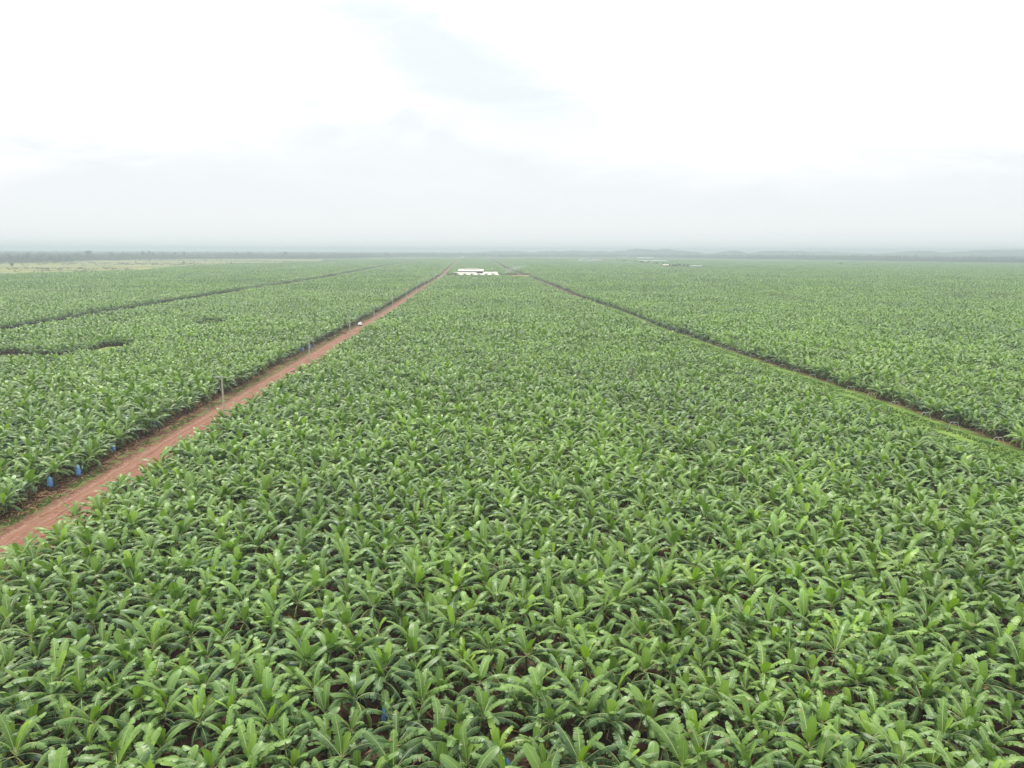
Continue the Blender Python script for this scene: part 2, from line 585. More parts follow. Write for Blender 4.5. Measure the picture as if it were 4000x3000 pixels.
# missing plants here and there leave small openings
keep = ~blocked(P[:, 0], P[:, 1]) & in_poly(P[:, 0], P[:, 1], FIELD) & (rs.rand(len(P)) > 0.03) & ((np.sin(P[:, 0] * 0.83 + 1.3 * np.sin(P[:, 1] * 0.29)) + np.sin(P[:, 1] * 0.71 + 1.7 * np.sin(P[:, 0] * 0.23)) + rs.normal(0, 0.25, len(P))) < 1.78)
P, RID = P[keep], RID[keep]
U, V, DZ = project(P[:, 0], P[:, 1], np.full(len(P), 2.6))
dist = np.hypot(P[:, 0], P[:, 1])
vis = (U > -40) & (U < 4040) & (V < 3060) & (DZ > 0)
order = np.argsort(np.where(vis, dist, 1e9))
NEAR = order[:300]
is_near = np.zeros(len(P), bool)
is_near[NEAR] = True

# ------------------------------------------------------------------ the 300 nearest banana plants as objects
KINDS = {
    'plain': ('green banana plant with arching leaves', 5),
    'bright': ('banana plant with bright upright young leaf', 4),
    'pair': ('banana plant with two pale upright young leaves', 3),
    'ragged': ('banana plant with torn comb-like leaves', 6),
    'broad': ('banana plant with broad untorn leaves', 3),
    'spear': ('banana plant with rolled spear leaf', 1),
    'small': ('short young banana plant with few leaves', 2),
    'yellow': ('yellowish-leaved banana plant', 1),
}
protos = []
sd = 11
for kind, (lab, cnt) in KINDS.items():
    for q in range(cnt):
        sd += 1
        c, y, s = plant_parts(sd, 0, kind, 0.72 if kind == 'small' else 1.0)
        protos.append((kind, c, y, s, [c.mesh('crown', PLANT_MATS), y.mesh('young_leaf', PLANT_MATS), s.mesh('pseudostem', PLANT_MATS)]))
W_KIND = {'plain': 0.24, 'bright': 0.12, 'pair': 0.08, 'ragged': 0.42, 'broad': 0.13, 'spear': 0.03, 'small': 0.05, 'yellow': 0.02}
pw = np.array([W_KIND[p[0]] / KINDS[p[0]][1] for p in protos])
pw /= pw.sum()
ORD = ['zeroth', 'first', 'second', 'third', 'fourth', 'fifth', 'sixth', 'seventh', 'eighth', 'ninth', 'tenth', 'eleventh', 'twelfth', 'thirteenth', 'fourteenth',
       'fifteenth', 'sixteenth', 'seventeenth', 'eighteenth', 'nineteenth', 'twentieth'] + ['twenty-' + w for w in
       ('first', 'second', 'third', 'fourth', 'fifth', 'sixth', 'seventh', 'eighth', 'ninth')] + ['thirtieth'] + ['thirty-' + w for w in
       ('first', 'second', 'third', 'fourth', 'fifth', 'sixth', 'seventh', 'eighth', 'ninth')] + ['fortieth']
rows = sorted(set(RID[NEAR]))
special = NEAR[np.argmin((U[NEAR] - 1965) ** 2 + (V[NEAR] - 2830) ** 2)]
copied = {}
for ri, rid in enumerate(rows):
    ids = sorted([i for i in NEAR if RID[i] == rid], key=lambda i: U[i])
    for k, i in enumerate(ids):
        pi = int(rs.choice(len(protos), p=pw))
        if i == special:
            pi = [j for j, p in enumerate(protos) if p[0] == 'yellow'][0]
        kind, c, y, s, meshes = protos[pi]
        x_, y_ = P[i]
        if pi not in copied:
            root = empty('banana_plant', (0, 0, 0))
            for nm, me in zip(('crown', 'young_leaf', 'pseudostem'), meshes):
                o = bpy.data.objects.new(nm, me)
                COL.objects.link(o)
                o.parent = root
            copied[pi] = root
        else:
            root = copy_tree(copied[pi])
        root.location = (x_, y_, 0)
        root.rotation_euler = (rs.normal(0, 0.07), rs.normal(0, 0.07), rs.uniform(0, 6.28))
        sz = rs.uniform(0.66, 1.02)
        root.scale = (sz, sz, sz * rs.uniform(0.94, 1.06))
        lab = KINDS[kind][0]
        if i == special:
            lab = 'yellow-green banana plant with a dark blue fruit bag, lowest middle of the field'
        else:
            lab += ', %s from left, %s' % (ORD[min(k + 1, 40)], 'bottom row' if ri == 0 else '%s row up' % ORD[ri + 1])
        tag(root, lab, 'banana plant', 'nearest banana plants of the middle block')

# ------------------------------------------------------------------ the rest of the plantation: one object of instances
lib = bpy.data.collections.new('plantation_sources')


def lib_obj(name, mb, mats):
    o = bpy.data.objects.new(name, mb.mesh(name, mats))
    lib.objects.link(o)
    return o


nhi = 0
w_hi = []
for j, (kind, c, y, s, meshes) in enumerate(protos):
    mb = MB()
    mb.add(c)
    mb.add(y)
    mb.add(s)
    lib_obj('src_%03d' % j, mb, PLANT_MATS)
    w_hi.append(pw[j])
    nhi += 1
lo_kinds = ['plain', 'plain', 'ragged', 'bright', 'pair', 'broad', 'plain', 'ragged']
low = []
for j, kind in enumerate(lo_kinds):
    c, y, s = plant_parts(200 + j, 1, kind)
    mb = MB()
    mb.add(c)
    mb.add(y)
    mb.add(s)
    low.append(mb)
    lib_obj('src_%03d' % (nhi + j), mb, PLANT_MATS)
nlo = len(low)
TILE = 24.0
vlow = []
for j, kind in enumerate(lo_kinds):
    c, y, s = plant_parts(300 + j, 2, kind)
    mb = MB()
    mb.add(c)
    mb.add(y)
    vlow.append(mb)
ntile = 5
for j in range(ntile):
    rng = random.Random(500 + j)
    mb = MB()
    sp = 2.75
    nn_ = int(TILE / sp)
    for a in range(nn_):
        for b in range(nn_):
            if rng.random() < 0.04:
                continue
            x = -TILE / 2 + (a + 0.5) * TILE / nn_ + rng.uniform(-0.5, 0.5)
            y = -TILE / 2 + (b + 0.5) * TILE / nn_ + rng.uniform(-0.5, 0.5)
            s_ = rng.uniform(0.8, 1.2)
            m4 = Matrix.Translation((x, y, 0)) @ Matrix.Rotation(rng.uniform(0, 6.28), 4, 'Z') @ Matrix.Scale(s_, 4)
            mb.add(rng.choice(vlow), m4, (rng.uniform(-0.15, 0.15), rng.uniform(-0.04, 0.08), 0))
    lib_obj('src_%03d' % (nhi + nlo + j), mb, PLANT_MATS)

pos, idx, rot, scl = [], [], [], []


def push(pts, ii, rz, s):
    pos.append(np.concatenate([pts, np.zeros((len(pts), 1))], 1))
    idx.append(ii)
    r = np.zeros((len(pts), 3))
    r[:, 2] = rz
    r[:, 0] = rs.normal(0, 0.07, len(pts)) * (ii < nhi + nlo)
    r[:, 1] = rs.normal(0, 0.07, len(pts)) * (ii < nhi + nlo)
    rot.append(r)
    # block heights varied for shading: taller patches are shaped to show dark sides
    bx_, by_ = np.floor((pts[:, 0] + 0.04 * pts[:, 1] + 22 * np.sin(pts[:, 1] * 0.013)) / 46.0), np.floor((pts[:, 1] + 14 * np.sin(pts[:, 0] * 0.031)) / 95.0)
    hsh = np.modf(np.sin(bx_ * 12.9898 + by_ * 78.233) * 43758.5453)[0]
    scl.append(s * (1 + 0.13 * hsh * (pts[:, 1] > 130)))


rest = P[~is_near]
drest = np.hypot(rest[:, 0], rest[:, 1])
hi = rest[drest < 230]
lo = rest[drest >= 230]
push(hi, rs.choice(nhi, len(hi), p=pw), rs.uniform(0, 6.28, len(hi)), rs.uniform(0.68, 1.05, len(hi)))
push(lo, nhi + rs.randint(0, nlo, len(lo)), rs.uniform(0, 6.28, len(lo)), rs.uniform(0.68, 1.05, len(lo)))
# tiles beyond, single plants where a tile would cross a track
tiles, singles = [], []
y = Y_SINGLE + TILE / 2 + 1
while y < 4160:
    half = y * 0.76 + 40
    xs = np.arange(-half, half, TILE)
    t = np.stack([xs, np.full_like(xs, y)], 1)
    h = TILE / 2
    probe = [(-h, -h), (h, -h), (-h, h), (h, h), (0, 0), (0, h), (0, -h), (h, 0), (-h, 0)]
    bl = np.zeros(len(t), bool)
    ins = np.zeros(len(t), int)
    for (a, b) in probe:
        bl |= blocked(t[:, 0] + a, t[:, 1] + b, 6.0)
        ins += in_poly(t[:, 0] + a, t[:, 1] + b, FIELD)
    tiles.append(t[(~bl) & (ins == 9)])
    mixed = t[(bl & (ins > 0)) | ((ins > 0) & (ins < 9))]
    if len(mixed):
        g = (np.arange(8) + 0.5) * TILE / 8 - h
        gx, gy = np.meshgrid(g, g)
        q = (mixed[:, None, :] + np.stack([gx.ravel(), gy.ravel()], 1)[None]).reshape(-1, 2)
        q = q + rs.uniform(-0.5, 0.5, q.shape)
        q = q[(~blocked(q[:, 0], q[:, 1])) & in_poly(q[:, 0], q[:, 1], FIELD)]
        singles.append(q)
    y += TILE
tiles = np.concatenate(tiles)
singles = np.concatenate(singles)
push(tiles, nhi + nlo + rs.randint(0, ntile, len(tiles)), rs.randint(0, 4, len(tiles)) * math.pi / 2, np.ones(len(tiles)))
push(singles, nhi + rs.randint(0, nlo, len(singles)), rs.uniform(0, 6.28, len(singles)), rs.uniform(0.68, 1.05, len(singles)))


def instancer(name, pos, idx, rot, scl, coll):
    me = bpy.data.meshes.new(name)
    me.vertices.add(len(pos))
    me.vertices.foreach_set('co', pos.astype(np.float32).ravel())
    a = me.attributes.new('pick', 'INT', 'POINT')
    a.data.foreach_set('value', idx.astype(np.int32))
    a = me.attributes.new('turn', 'FLOAT_VECTOR', 'POINT')
    a.data.foreach_set('vector', rot.astype(np.float32).ravel())
    a = me.attributes.new('size', 'FLOAT', 'POINT')
    a.data.foreach_set('value', scl.astype(np.float32))
    me.update()
    o = bpy.data.objects.new(name, me)
    COL.objects.link(o)
    ng = bpy.data.node_groups.new(name, 'GeometryNodeTree')
    ng.interface.new_socket('Geometry', in_out='INPUT', socket_type='NodeSocketGeometry')
    ng.interface.new_socket('Geometry', in_out='OUTPUT', socket_type='NodeSocketGeometry')
    gi = ng.nodes.new('NodeGroupInput')
    go = ng.nodes.new('NodeGroupOutput')
    ip = ng.nodes.new('GeometryNodeInstanceOnPoints')
    ci = ng.nodes.new('GeometryNodeCollectionInfo')
    ci.inputs['Collection'].default_value = coll
    ci.inputs['Separate Children'].default_value = True
    ci.inputs['Reset Children'].default_value = True
    ip.inputs['Pick Instance'].default_value = True

    def attr(nm, ty):
        n = ng.nodes.new('GeometryNodeInputNamedAttribute')
        n.data_type = ty
        n.inputs['Name'].default_value = nm
        return n.outputs['Attribute']
    ng.links.new(gi.outputs[0], ip.inputs['Points'])
    ng.links.new(ci.outputs[0], ip.inputs['Instance'])
    ng.links.new(attr('pick', 'INT'), ip.inputs['Instance Index'])
    ng.links.new(attr('turn', 'FLOAT_VECTOR'), ip.inputs['Rotation'])
    ng.links.new(attr('size', 'FLOAT'), ip.inputs['Scale'])
    ng.links.new(ip.outputs[0], go.inputs[0])
    md = o.modifiers.new('scatter', 'NODES')
    md.node_group = ng
    return o


o = instancer('banana_plantation', np.concatenate(pos), np.concatenate(idx), np.concatenate(rot), np.concatenate(scl), lib)
tag(o, 'endless field of banana plants beyond the nearest rows, on both sides of the dirt road', 'banana plants', None, 'stuff')
print('plants', len(hi), len(lo), 'tiles', len(tiles), 'singles', len(singles))

# ------------------------------------------------------------------ ground sheets
M_GRASSLAND = noise_mat('grassland', (0.11, 0.14, 0.045), (0.23, 0.23, 0.085), 0.012, 0.95, 0.1, 8, coord='Object')
M_SOIL = noise_mat('red_soil', (0.024, 0.013, 0.010), (0.085, 0.042, 0.028), 0.9, 0.95, 0.1, 8)  # soil base darkened to put the shade between plants into its colour
M_FLOOR = noise_mat('forest_floor', (0.03, 0.045, 0.02), (0.06, 0.08, 0.03), 0.02, 0.95, 0.1, 8)


def sheet(name, pts, z, m, label=None, cat=None):
    mb = MB()
    mb.poly([(x, y, z) for x, y in pts], 0)
    o = mb.build(name, m)
    o['kind'] = 'structure'
    return o


sheet('ground', [(-16000, -2000), (16000, -2000), (16000, 22000), (-16000, 22000)], 0.0, M_GRASSLAND)
sheet('plantation_soil', [(1900, 0), (1900, 2110)] + [p for p in FIELD[::-1] if p[0] != 1900] + [(-700, -150), (1900, -150)], 0.03, M_SOIL)
sheet('forest_floor', [(-2600, 1500), (-1297, 1838), (-1250, 1970), (-1363, 2418), (-1341, 2719), (-1116, 2879), (-838, 2972), (-740, 3150), (-560, 4120), (-342, 4200),
                       (140, 4300), (726, 4420), (900, 4000), (1200, 3500), (1516, 3083), (1610, 2693), (1763, 2506), (2600, 2300), (14000, 2300), (14000, 18000), (-14000, 18000), (-14000, 1500)], 0.08, M_FLOOR)


def strip(name, fl, fr, ys, z, m, parts=1):
    """a sheet between two x(y) curves with uv: u metres across, v metres along"""
    mb = MB()
    uv = []
    for a in range(len(ys) - 1):
        y0, y1 = ys[a], ys[a + 1]
        mb.poly([(fl(y0), y0, z), (fr(y0), y0, z), (fr(y1), y1, z), (fl(y1), y1, z)])
        uv += [(0, y0), (1, y0), (1, y1), (0, y1)]
    o = mb.build(name, m)
    l = o.data.uv_layers.new(name='UVMap')
    l.data.foreach_set('uv', np.array(uv, dtype=np.float32).ravel())
    o['kind'] = 'structure'
    return o


def road_material():
    m, t, b = material('laterite_road', 0.95, 0.1)
    uvn = N(t, 'ShaderNodeUVMap')
    sp_ = N(t, 'ShaderNodeSeparateXYZ')
    t.links.new(uvn.outputs[0], sp_.inputs[0])
    co = N(t, 'ShaderNodeNewGeometry')
    nz = N(t, 'ShaderNodeTexNoise', in_Scale=0.35, in_Detail=6.0)
    t.links.new(co.outputs['Position'], nz.inputs['Vector'])
    wob = mth(t, 'MULTIPLY', mth(t, 'SUBTRACT', nz.outputs['Fac'], 0.5), 0.10)
    u = mth(t, 'ADD', sp_.outputs[0], wob)
    # stretched noise: streaks that run along the road
    mpn = N(t, 'ShaderNodeCombineXYZ')
    t.links.new(mth(t, 'MULTIPLY', u, 26.0), mpn.inputs[0])
    t.links.new(mth(t, 'MULTIPLY', sp_.outputs[1], 0.10), mpn.inputs[1])
    stn = N(t, 'ShaderNodeTexNoise', in_Scale=1.0, in_Detail=5.0, in_Roughness=0.65)
    t.links.new(mpn.outputs[0], stn.inputs['Vector'])
    base = ramp(t, [(0.30, (0.130, 0.060, 0.040)), (0.52, (0.205, 0.104, 0.070)), (0.72, (0.265, 0.158, 0.112))])
    t.links.new(stn.outputs['Fac'], base.inputs[0])
    # pale loose gravel ridges between the wheel tracks
    rid = ramp(t, [(0.0, 0), (0.30, 0.0), (0.345, 1.0), (0.385, 0.1), (0.455, 0.0), (0.485, 0.75), (0.515, 0.0), (1.0, 0.0)])
    t.links.new(u, rid.inputs[0])
    gn = N(t, 'ShaderNodeTexNoise', in_Scale=1.3, in_Detail=4.0)
    t.links.new(co.outputs['Position'], gn.inputs['Vector'])
    gr = ramp(t, [(0.47, 0.0), (0.60, 1.0)])
    t.links.new(gn.outputs['Fac'], gr.inputs[0])
    rf = mth(t, 'MULTIPLY', rid.outputs[0], mth(t, 'ADD', 0.10, mth(t, 'MULTIPLY', gr.outputs[0], 0.42)))
    c = mixc(t, rf, base.outputs[0], (0.32, 0.23, 0.18))
    # soil and weeds along the left verge
    vg = ramp(t, [(0.20, 1.0), (0.36, 0.0)])
    t.links.new(u, vg.inputs[0])
    vn = N(t, 'ShaderNodeTexNoise', in_Scale=0.5, in_Detail=5.0)
    t.links.new(co.outputs['Position'], vn.inputs['Vector'])
    soil = ramp(t, [(0.4, (0.06, 0.030, 0.020)), (0.55, (0.11, 0.060, 0.038)), (0.66, (0.19, 0.125, 0.085))])
    t.links.new(gn.outputs['Fac'], soil.inputs[0])
    c = mixc(t, vg.outputs[0], c, soil.outputs[0])
    wg = ramp(t, [(0.02, 0.0), (0.10, 1.0), (0.22, 1.0), (0.30, 0.0)])
    t.links.new(u, wg.inputs[0])
    gg = ramp(t, [(0.50, 0.0), (0.58, 0.8)])
    t.links.new(vn.outputs['Fac'], gg.inputs[0])
    c = mixc(t, mth(t, 'MULTIPLY', wg.outputs[0], gg.outputs[0]), c, (0.10, 0.14, 0.035))
    rs_ = ramp(t, [(0.84, 0.0), (0.93, 0.9)])
    t.links.new(u, rs_.inputs[0])
    c = mixc(t, rs_.outputs[0], c, soil.outputs[0])
    t.links.new(c, b.inputs['Base Color'])
    bp = N(t, 'ShaderNodeBump', in_Strength=0.5, in_Distance=0.15)
    t.links.new(stn.outputs['Fac'], bp.inputs['Height'])
    t.links.new(bp.outputs[0], b.inputs['Normal'])
    return m


def path_material():
    m, t, b = material('grass_path', 0.95, 0.1)
    co = N(t, 'ShaderNodeNewGeometry')
    uvn = N(t, 'ShaderNodeUVMap')
    sp_ = N(t, 'ShaderNodeSeparateXYZ')
    t.links.new(uvn.outputs[0], sp_.inputs[0])
    n = N(t, 'ShaderNodeTexNoise', in_Scale=0.22, in_Detail=7.0)
    t.links.new(co.outputs['Position'], n.inputs['Vector'])
    g = ramp(t, [(0.35, (0.065, 0.125, 0.026)), (0.55, (0.125, 0.200, 0.042)), (0.70, (0.175, 0.24, 0.06))])
    t.links.new(n.outputs['Fac'], g.inputs[0])
    n2 = N(t, 'ShaderNodeTexNoise', in_Scale=0.12, in_Detail=5.0, in_Roughness=0.6)
    t.links.new(co.outputs['Position'], n2.inputs['Vector'])
    bare = ramp(t, [(0.60, 0.0), (0.66, 0.8)])
    t.links.new(n2.outputs['Fac'], bare.inputs[0])
    edge = ramp(t, [(0.0, 0.3), (0.10, 0.0), (0.90, 0.0), (1.03, 0.9)])
    t.links.new(mth(t, 'ADD', sp_.outputs[0], mth(t, 'MULTIPLY', mth(t, 'SUBTRACT', n.outputs['Fac'], 0.5), 0.35)), edge.inputs[0])
    far = mth(t, 'SMOOTH_MIN', 1.0, mth(t, 'MAXIMUM', 0.0, mth(t, 'DIVIDE', mth(t, 'SUBTRACT', sp_.outputs[1], 470.0), 80.0)), 0.1)
    f = mth(t, 'MAXIMUM', mth(t, 'MAXIMUM', bare.outputs[0], edge.outputs[0]), far, clamp=True)
    c = mixc(t, f, g.outputs[0], (0.085, 0.048, 0.033))
    t.links.new(c, b.inputs['Base Color'])
    return m


M_ROAD = road_material()
M_PATH = path_material()
ys = list(np.arange(0, 860, 20.0)) + [860, 868, 905, 912] + list(np.arange(940, 4100, 60.0))
strip('dirt_road', lambda y: float(road_l(y)), lambda y: float(road_r(y)), ys, 0.07, M_ROAD)
strip('grass_path', lambda y: float(path_c(y) - path_w(y)) - 1.2, lambda y: float(path_c(y)) + 5.5, list(np.arange(0, 800, 20.0)) + list(np.arange(800, 4100, 60.0)), 0.07, M_PATH)
strip('grass_path', lambda y: float(second_l(y)), lambda y: float(second_l(y)) + float(np.interp(y, [300, 520, 640], [20, 20, 19])), list(np.arange(280, 800, 20.0)) + list(np.arange(800, 4100, 60.0)), 0.07, M_PATH)
M_YARD = noise_mat('yard_earth', (0.20, 0.11, 0.07), (0.36, 0.22, 0.15), 0.15, 0.95, 0.1, 6)
sheet('yard', [(-92, 978), (16, 978), (16, 1050), (40, 1050), (40, 1110), (-92, 1110)], 0.11, M_YARD)
sheet('side_track', [(-62, 892.5), (-25, 892.5), (-25, 898.5), (-62, 898.5)], 0.11, M_YARD)
M_CLEAR = noise_mat('clearing_grass', (0.09, 0.15, 0.03), (0.20, 0.25, 0.07), 0.2, 0.95, 0.1, 7)
sheet('clearing', [(-205, 221), (-143, 221), (-143, 244), (-205, 244)], 0.07, M_CLEAR)
sheet('clearing', [(-152, 244.1), (-137, 244.1), (-137, 268), (-152, 268)], 0.07, M_CLEAR)
sheet('clearing', [(-150, 322), (-133, 322), (-133, 352), (-150, 352)], 0.07, M_CLEAR)

# ------------------------------------------------------------------ distant forest, trees and hills
M_CROWN, t_, b_ = material('tree_foliage', 0.8, 0.15)
oi_ = N(t_, 'ShaderNodeObjectInfo')
a_ = N(t_, 'ShaderNodeAttribute', attribute_name='tint')
s_c = N(t_, 'ShaderNodeSeparateColor')
t_.links.new(a_.outputs['Color'], s_c.inputs[0])
cc = mixc(t_, s_c.outputs[0], (0.022, 0.040, 0.022), (0.065, 0.092, 0.042))
cc = mixc(t_, mth(t_, 'MULTIPLY', oi_.outputs['Random'], 0.4), cc, (0.07, 0.08, 0.045))
t_.links.new(cc, b_.inputs['Base Color'])
M_TRUNK = noise_mat('tree_bark', (0.06, 0.05, 0.04), (0.14, 0.12, 0.09), 2, 0.9, 0.1)


def tree_parts(seed, h, rad, base, nface=260, leafs=1.0):
    """crown of many leaf-clump faces spread through several lobes, and a trunk with limbs"""
    rng = random.Random(seed)
    crown, trunk = MB(), MB()
    trunk.tube([(0, 0, -0.1), (rng.uniform(-.3, .3), rng.uniform(-.3, .3), base), (rng.uniform(-.6, .6), rng.uniform(-.6, .6), h * 0.8)], [h * 0.022, h * 0.017, h * 0.006], 6, 1)
    lobes = []
    for k in range(7):
        a = rng.uniform(0, 6.28)
        rr = rad * rng.uniform(0.15, 0.62)
        lz = base + (h - base) * rng.uniform(0.25, 0.85)
        lobes.append((math.cos(a) * rr, math.sin(a) * rr, lz, rad * rng.uniform(0.34, 0.56)))
        trunk.tube([(0, 0, base * rng.uniform(0.7, 1.1)), (math.cos(a) * rr * .6, math.sin(a) * rr * .6, lz * .93), (math.cos(a) * rr, math.sin(a) * rr, lz)], [h * 0.009, h * 0.005, h * 0.002], 4, 1, caps=False)
    lobes.append((0, 0, h - rad * 0.35, rad * 0.4))
    for k in range(nface):
        lx, ly, lz, lr = rng.choice(lobes)
        d = Vector((rng.gauss(0, 1), rng.gauss(0, 1), rng.gauss(0, 1))).normalized()
        r = lr * rng.uniform(0.55, 1.12)
        c = Vector((lx, ly, lz)) + Vector((d.x * r, d.y * r, d.z * r * 0.75))
        sz = rad * rng.uniform(0.07, 0.16) * leafs
        a = Vector((rng.gauss(0, 1), rng.gauss(0, 1), rng.gauss(0, 1))).normalized()
        b = a.cross(d).normalized()
        a = b.cross(d).normalized().lerp(d, rng.uniform(-0.4, 0.4)).normalized()
        tt = rng.uniform(0.0, 1.0)
        pts = [c + a * sz * rng.uniform(.7, 1.3), c + b * sz * rng.uniform(.7, 1.3), c - a * sz * rng.uniform(.7, 1.3), c - b * sz * rng.uniform(.7, 1.3)]
        crown.poly(pts, 0, (tt, 0, 0))
    return crown, trunk


flib = bpy.data.collections.new('forest_sources')
fprot = []
for j in range(5):
    h = (13, 16, 19, 15, 22)[j]
    c, t = tree_parts(900 + j, h, h * (0.34, 0.30, 0.33, 0.42, 0.27)[j], h * 0.22, 150, 1.6)
    mb = MB()
    mb.add(c)
    mb.add(t)
    fprot.append(mb)
for j in range(3):                         # patches of woodland 130 m across
    rng = random.Random(950 + j)
    mb = MB()
    for k in range(95):
        s_ = rng.choice((rng.uniform(0.3, 0.7), rng.uniform(0.35, 0.75), rng.uniform(0.35, 0.75), rng.uniform(0.7, 1.15)))
        m4 = Matrix.Translation((rng.uniform(-68, 68), rng.uniform(-68, 68), -0.5)) @ Matrix.Rotation(rng.uniform(0, 6.28), 4, 'Z') @ Matrix.Scale(s_, 4)
        mb.add(rng.choice(fprot), m4)
    o = bpy.data.objects.new('src_%03d' % j, mb.mesh('woodland', [M_CROWN, M_TRUNK]))
    flib.objects.link(o)
front = poly_x([])if False else None
FX = [-9000, -2600, -1500, -1297, -1363, -1341, -1116, -838, -740, -560, -342, 140, 726, 900, 1200, 1516, 1610, 1763, 2600, 9000]
FY = [1500, 1600, 1830, 1900, 2418, 2719, 2879, 2972, 3150, 4120, 4200, 4300, 4420, 4000, 3500, 3150, 2760, 2570, 2350, 2200]
fp = []
yy = 1600.0
while yy < 9000:
    half = yy * 0.78 + 200
    step = 125 if yy < 5200 else 150
    for xx in np.arange(-half, half, step):
        px_, py_ = xx + rs.uniform(-18, 18), yy + rs.uniform(-18, 18)
        if py_ - 66 > np.interp(px_, FX, FY):
            fp.append((px_, py_, 0))
    yy += step
fp = np.array(fp)
r3 = np.zeros((len(fp), 3))
r3[:, 2] = rs.uniform(0, 6.28, len(fp))
o = instancer('forest', fp, rs.randint(0, 3, len(fp)), r3, rs.uniform(0.75, 1.3, len(fp)), flib)
tag(o, 'hazy belt of dark forest along the horizon behind the fields', 'forest', None, 'stuff')

# emergent trees one can tell apart
EM = [(-1316, 1954, 19, 'wide'), (-1508, 2586, 33, 'wide'), (-1434, 2609, 26, 'tall'), (-1411, 2780, 31, 'tall'), (-1390, 2787, 32, 'tall'), (-1370, 2700, 27, 'wide'),
      (-1300, 2800, 27, 'wide'), (-1262, 2800, 29, 'tall'), (-1120, 2960, 27, 'tall'), (-960, 3080, 30, 'wide'), (-640, 3700, 30, 'tall'),
      (1905, 2620, 29, 'wide'), (1868, 2620, 28, 'wide'), (1560, 3180, 26, 'tall'), (1130, 3900, 28, 'tall'), (980, 4050, 30, 'tall')]
EM_LAB = ['low spreading tree at the far left end of the forest edge', 'flat-topped giant tree rising above the forest on the far left',
          'slim tree standing just right of the flat-topped giant', 'left one of two round tall trees side by side in the forest line',
          'right one of two round tall trees side by side in the forest line', 'broad dark crown in front of the two round tall trees',
          'broad tree above the pale strip of left grassland', 'narrow tree right of the broad tree above the left grassland',
          'tall thin tree above the middle of the left forest edge', 'domed tree where the left grassland narrows to a point', 'lone tall tree over the forest behind the dirt road end',
          'right one of two broad dark trees on the far right forest edge', 'left one of two broad dark trees on the far right forest edge',
          'slender tree above the forest left of the two broad dark trees', 'tall slender tree above the forest right of the far blue roof', 'tall slender tree in the forest directly behind the low long roofs']
tproto = {}
for k, ((x, y, h, kd), lab) in enumerate(zip(EM, EM_LAB)):
    if kd not in tproto:
        c, t = tree_parts(70 + len(tproto), 20.0, 8.2 if kd == 'wide' else 5.2, 7.5, 420, 1.0)
        root = empty('forest_tree', (0, 0, 0))
        c.build('crown', [M_CROWN], root)
        mbt = t.build('trunk', [M_CROWN, M_TRUNK], root)
        tproto[kd] = root
    else:
        root = copy_tree(tproto[kd])
    root.location = (x, y, 0)
    root.rotation_euler = (0, 0, rs.uniform(0, 6.28))
    root.scale = (h / 20.0,) * 3
    tag(root, lab, 'tree', 'tall trees rising from the far forest')

# scattered trees and scrub of the left grassland
SCRUB = [(-870, 1120, 3.2, 'small dark bush on the yellow grass at the far left'), (-960, 1270, 4.0, 'second dark bush a little beyond the one on the yellow grass'), (-1020, 1480, 9, 'bare slim tree on the brown scrub at the far left'),
         (-900, 1700, 5, 'bush in the brown scrub middle of the left grassland'), (-985, 1900, 5.5, 'bush at the left of the pale grass strip'), (-860, 1960, 5, 'bush by the pale grass strip'),
         (-720, 1860, 5.5, 'round bush at the field corner near the grassland tip'), (-815, 1800, 8, 'small upright tree on the pale grassland'), (-690, 2110, 5, 'low bush at the narrow end of the grassland')]
sproto = None
for (x, y, h, lab) in SCRUB:
    if sproto is None:
        c, t = tree_parts(88, 5.0, 2.6, 0.9, 260, 1.1)
        sproto = empty('grassland_bush', (0, 0, 0))
        c.build('crown', [M_CROWN], sproto)
        t.build('trunk', [M_CROWN, M_TRUNK], sproto)
        root = sproto
    else:
        root = copy_tree(sproto)
    root.location = (x, y, 0)
    root.rotation_euler = (0, 0, rs.uniform(0, 6.28))
    root.scale = (h / 5.0,) * 3
    tag(root, lab, 'bush', 'bushes on the left grassland')
# low scrub texture of the grassland
mb = MB()
rng = random.Random(5)
cnt = 0
while cnt < 4200:
    x, y = rng.uniform(-1500, -560), rng.uniform(1050, 2700)
    if y > np.interp(x, FX, FY) or in_poly(np.array([x]), np.array([y]), FIELD)[0]:
        continue
    band = math.sin(y * 0.012 + x * 0.002) + math.sin(y * 0.031 - x * 0.004) * 0.7
    if band < rng.uniform(-0.2, 1.2):
        cnt += 1
        continue
    s_ = rng.uniform(1.4, 4.2)
    for q in range(7):
        d = Vector((rng.gauss(0, 1) * 1.6, rng.gauss(0, 1), abs(rng.gauss(0, .5)))) * s_ * 0.5
        c = Vector((x, y, 0.1)) + d
        mb.poly([c + Vector((rng.uniform(-1, 1), rng.uniform(-1, 1), rng.uniform(-.4, 1))) * s_ * 0.6 for _ in range(3)], 0, (rng.random(), 0, 0))
    cnt += 1
o = mb.build('undergrowth', noise_mat('dry_scrub', (0.09, 0.09, 0.05), (0.17, 0.14, 0.09), 0.05, 0.95, 0.1))
tag(o, 'low brown and green scrub scattered over the left grassland', 'scrub', None, 'stuff')

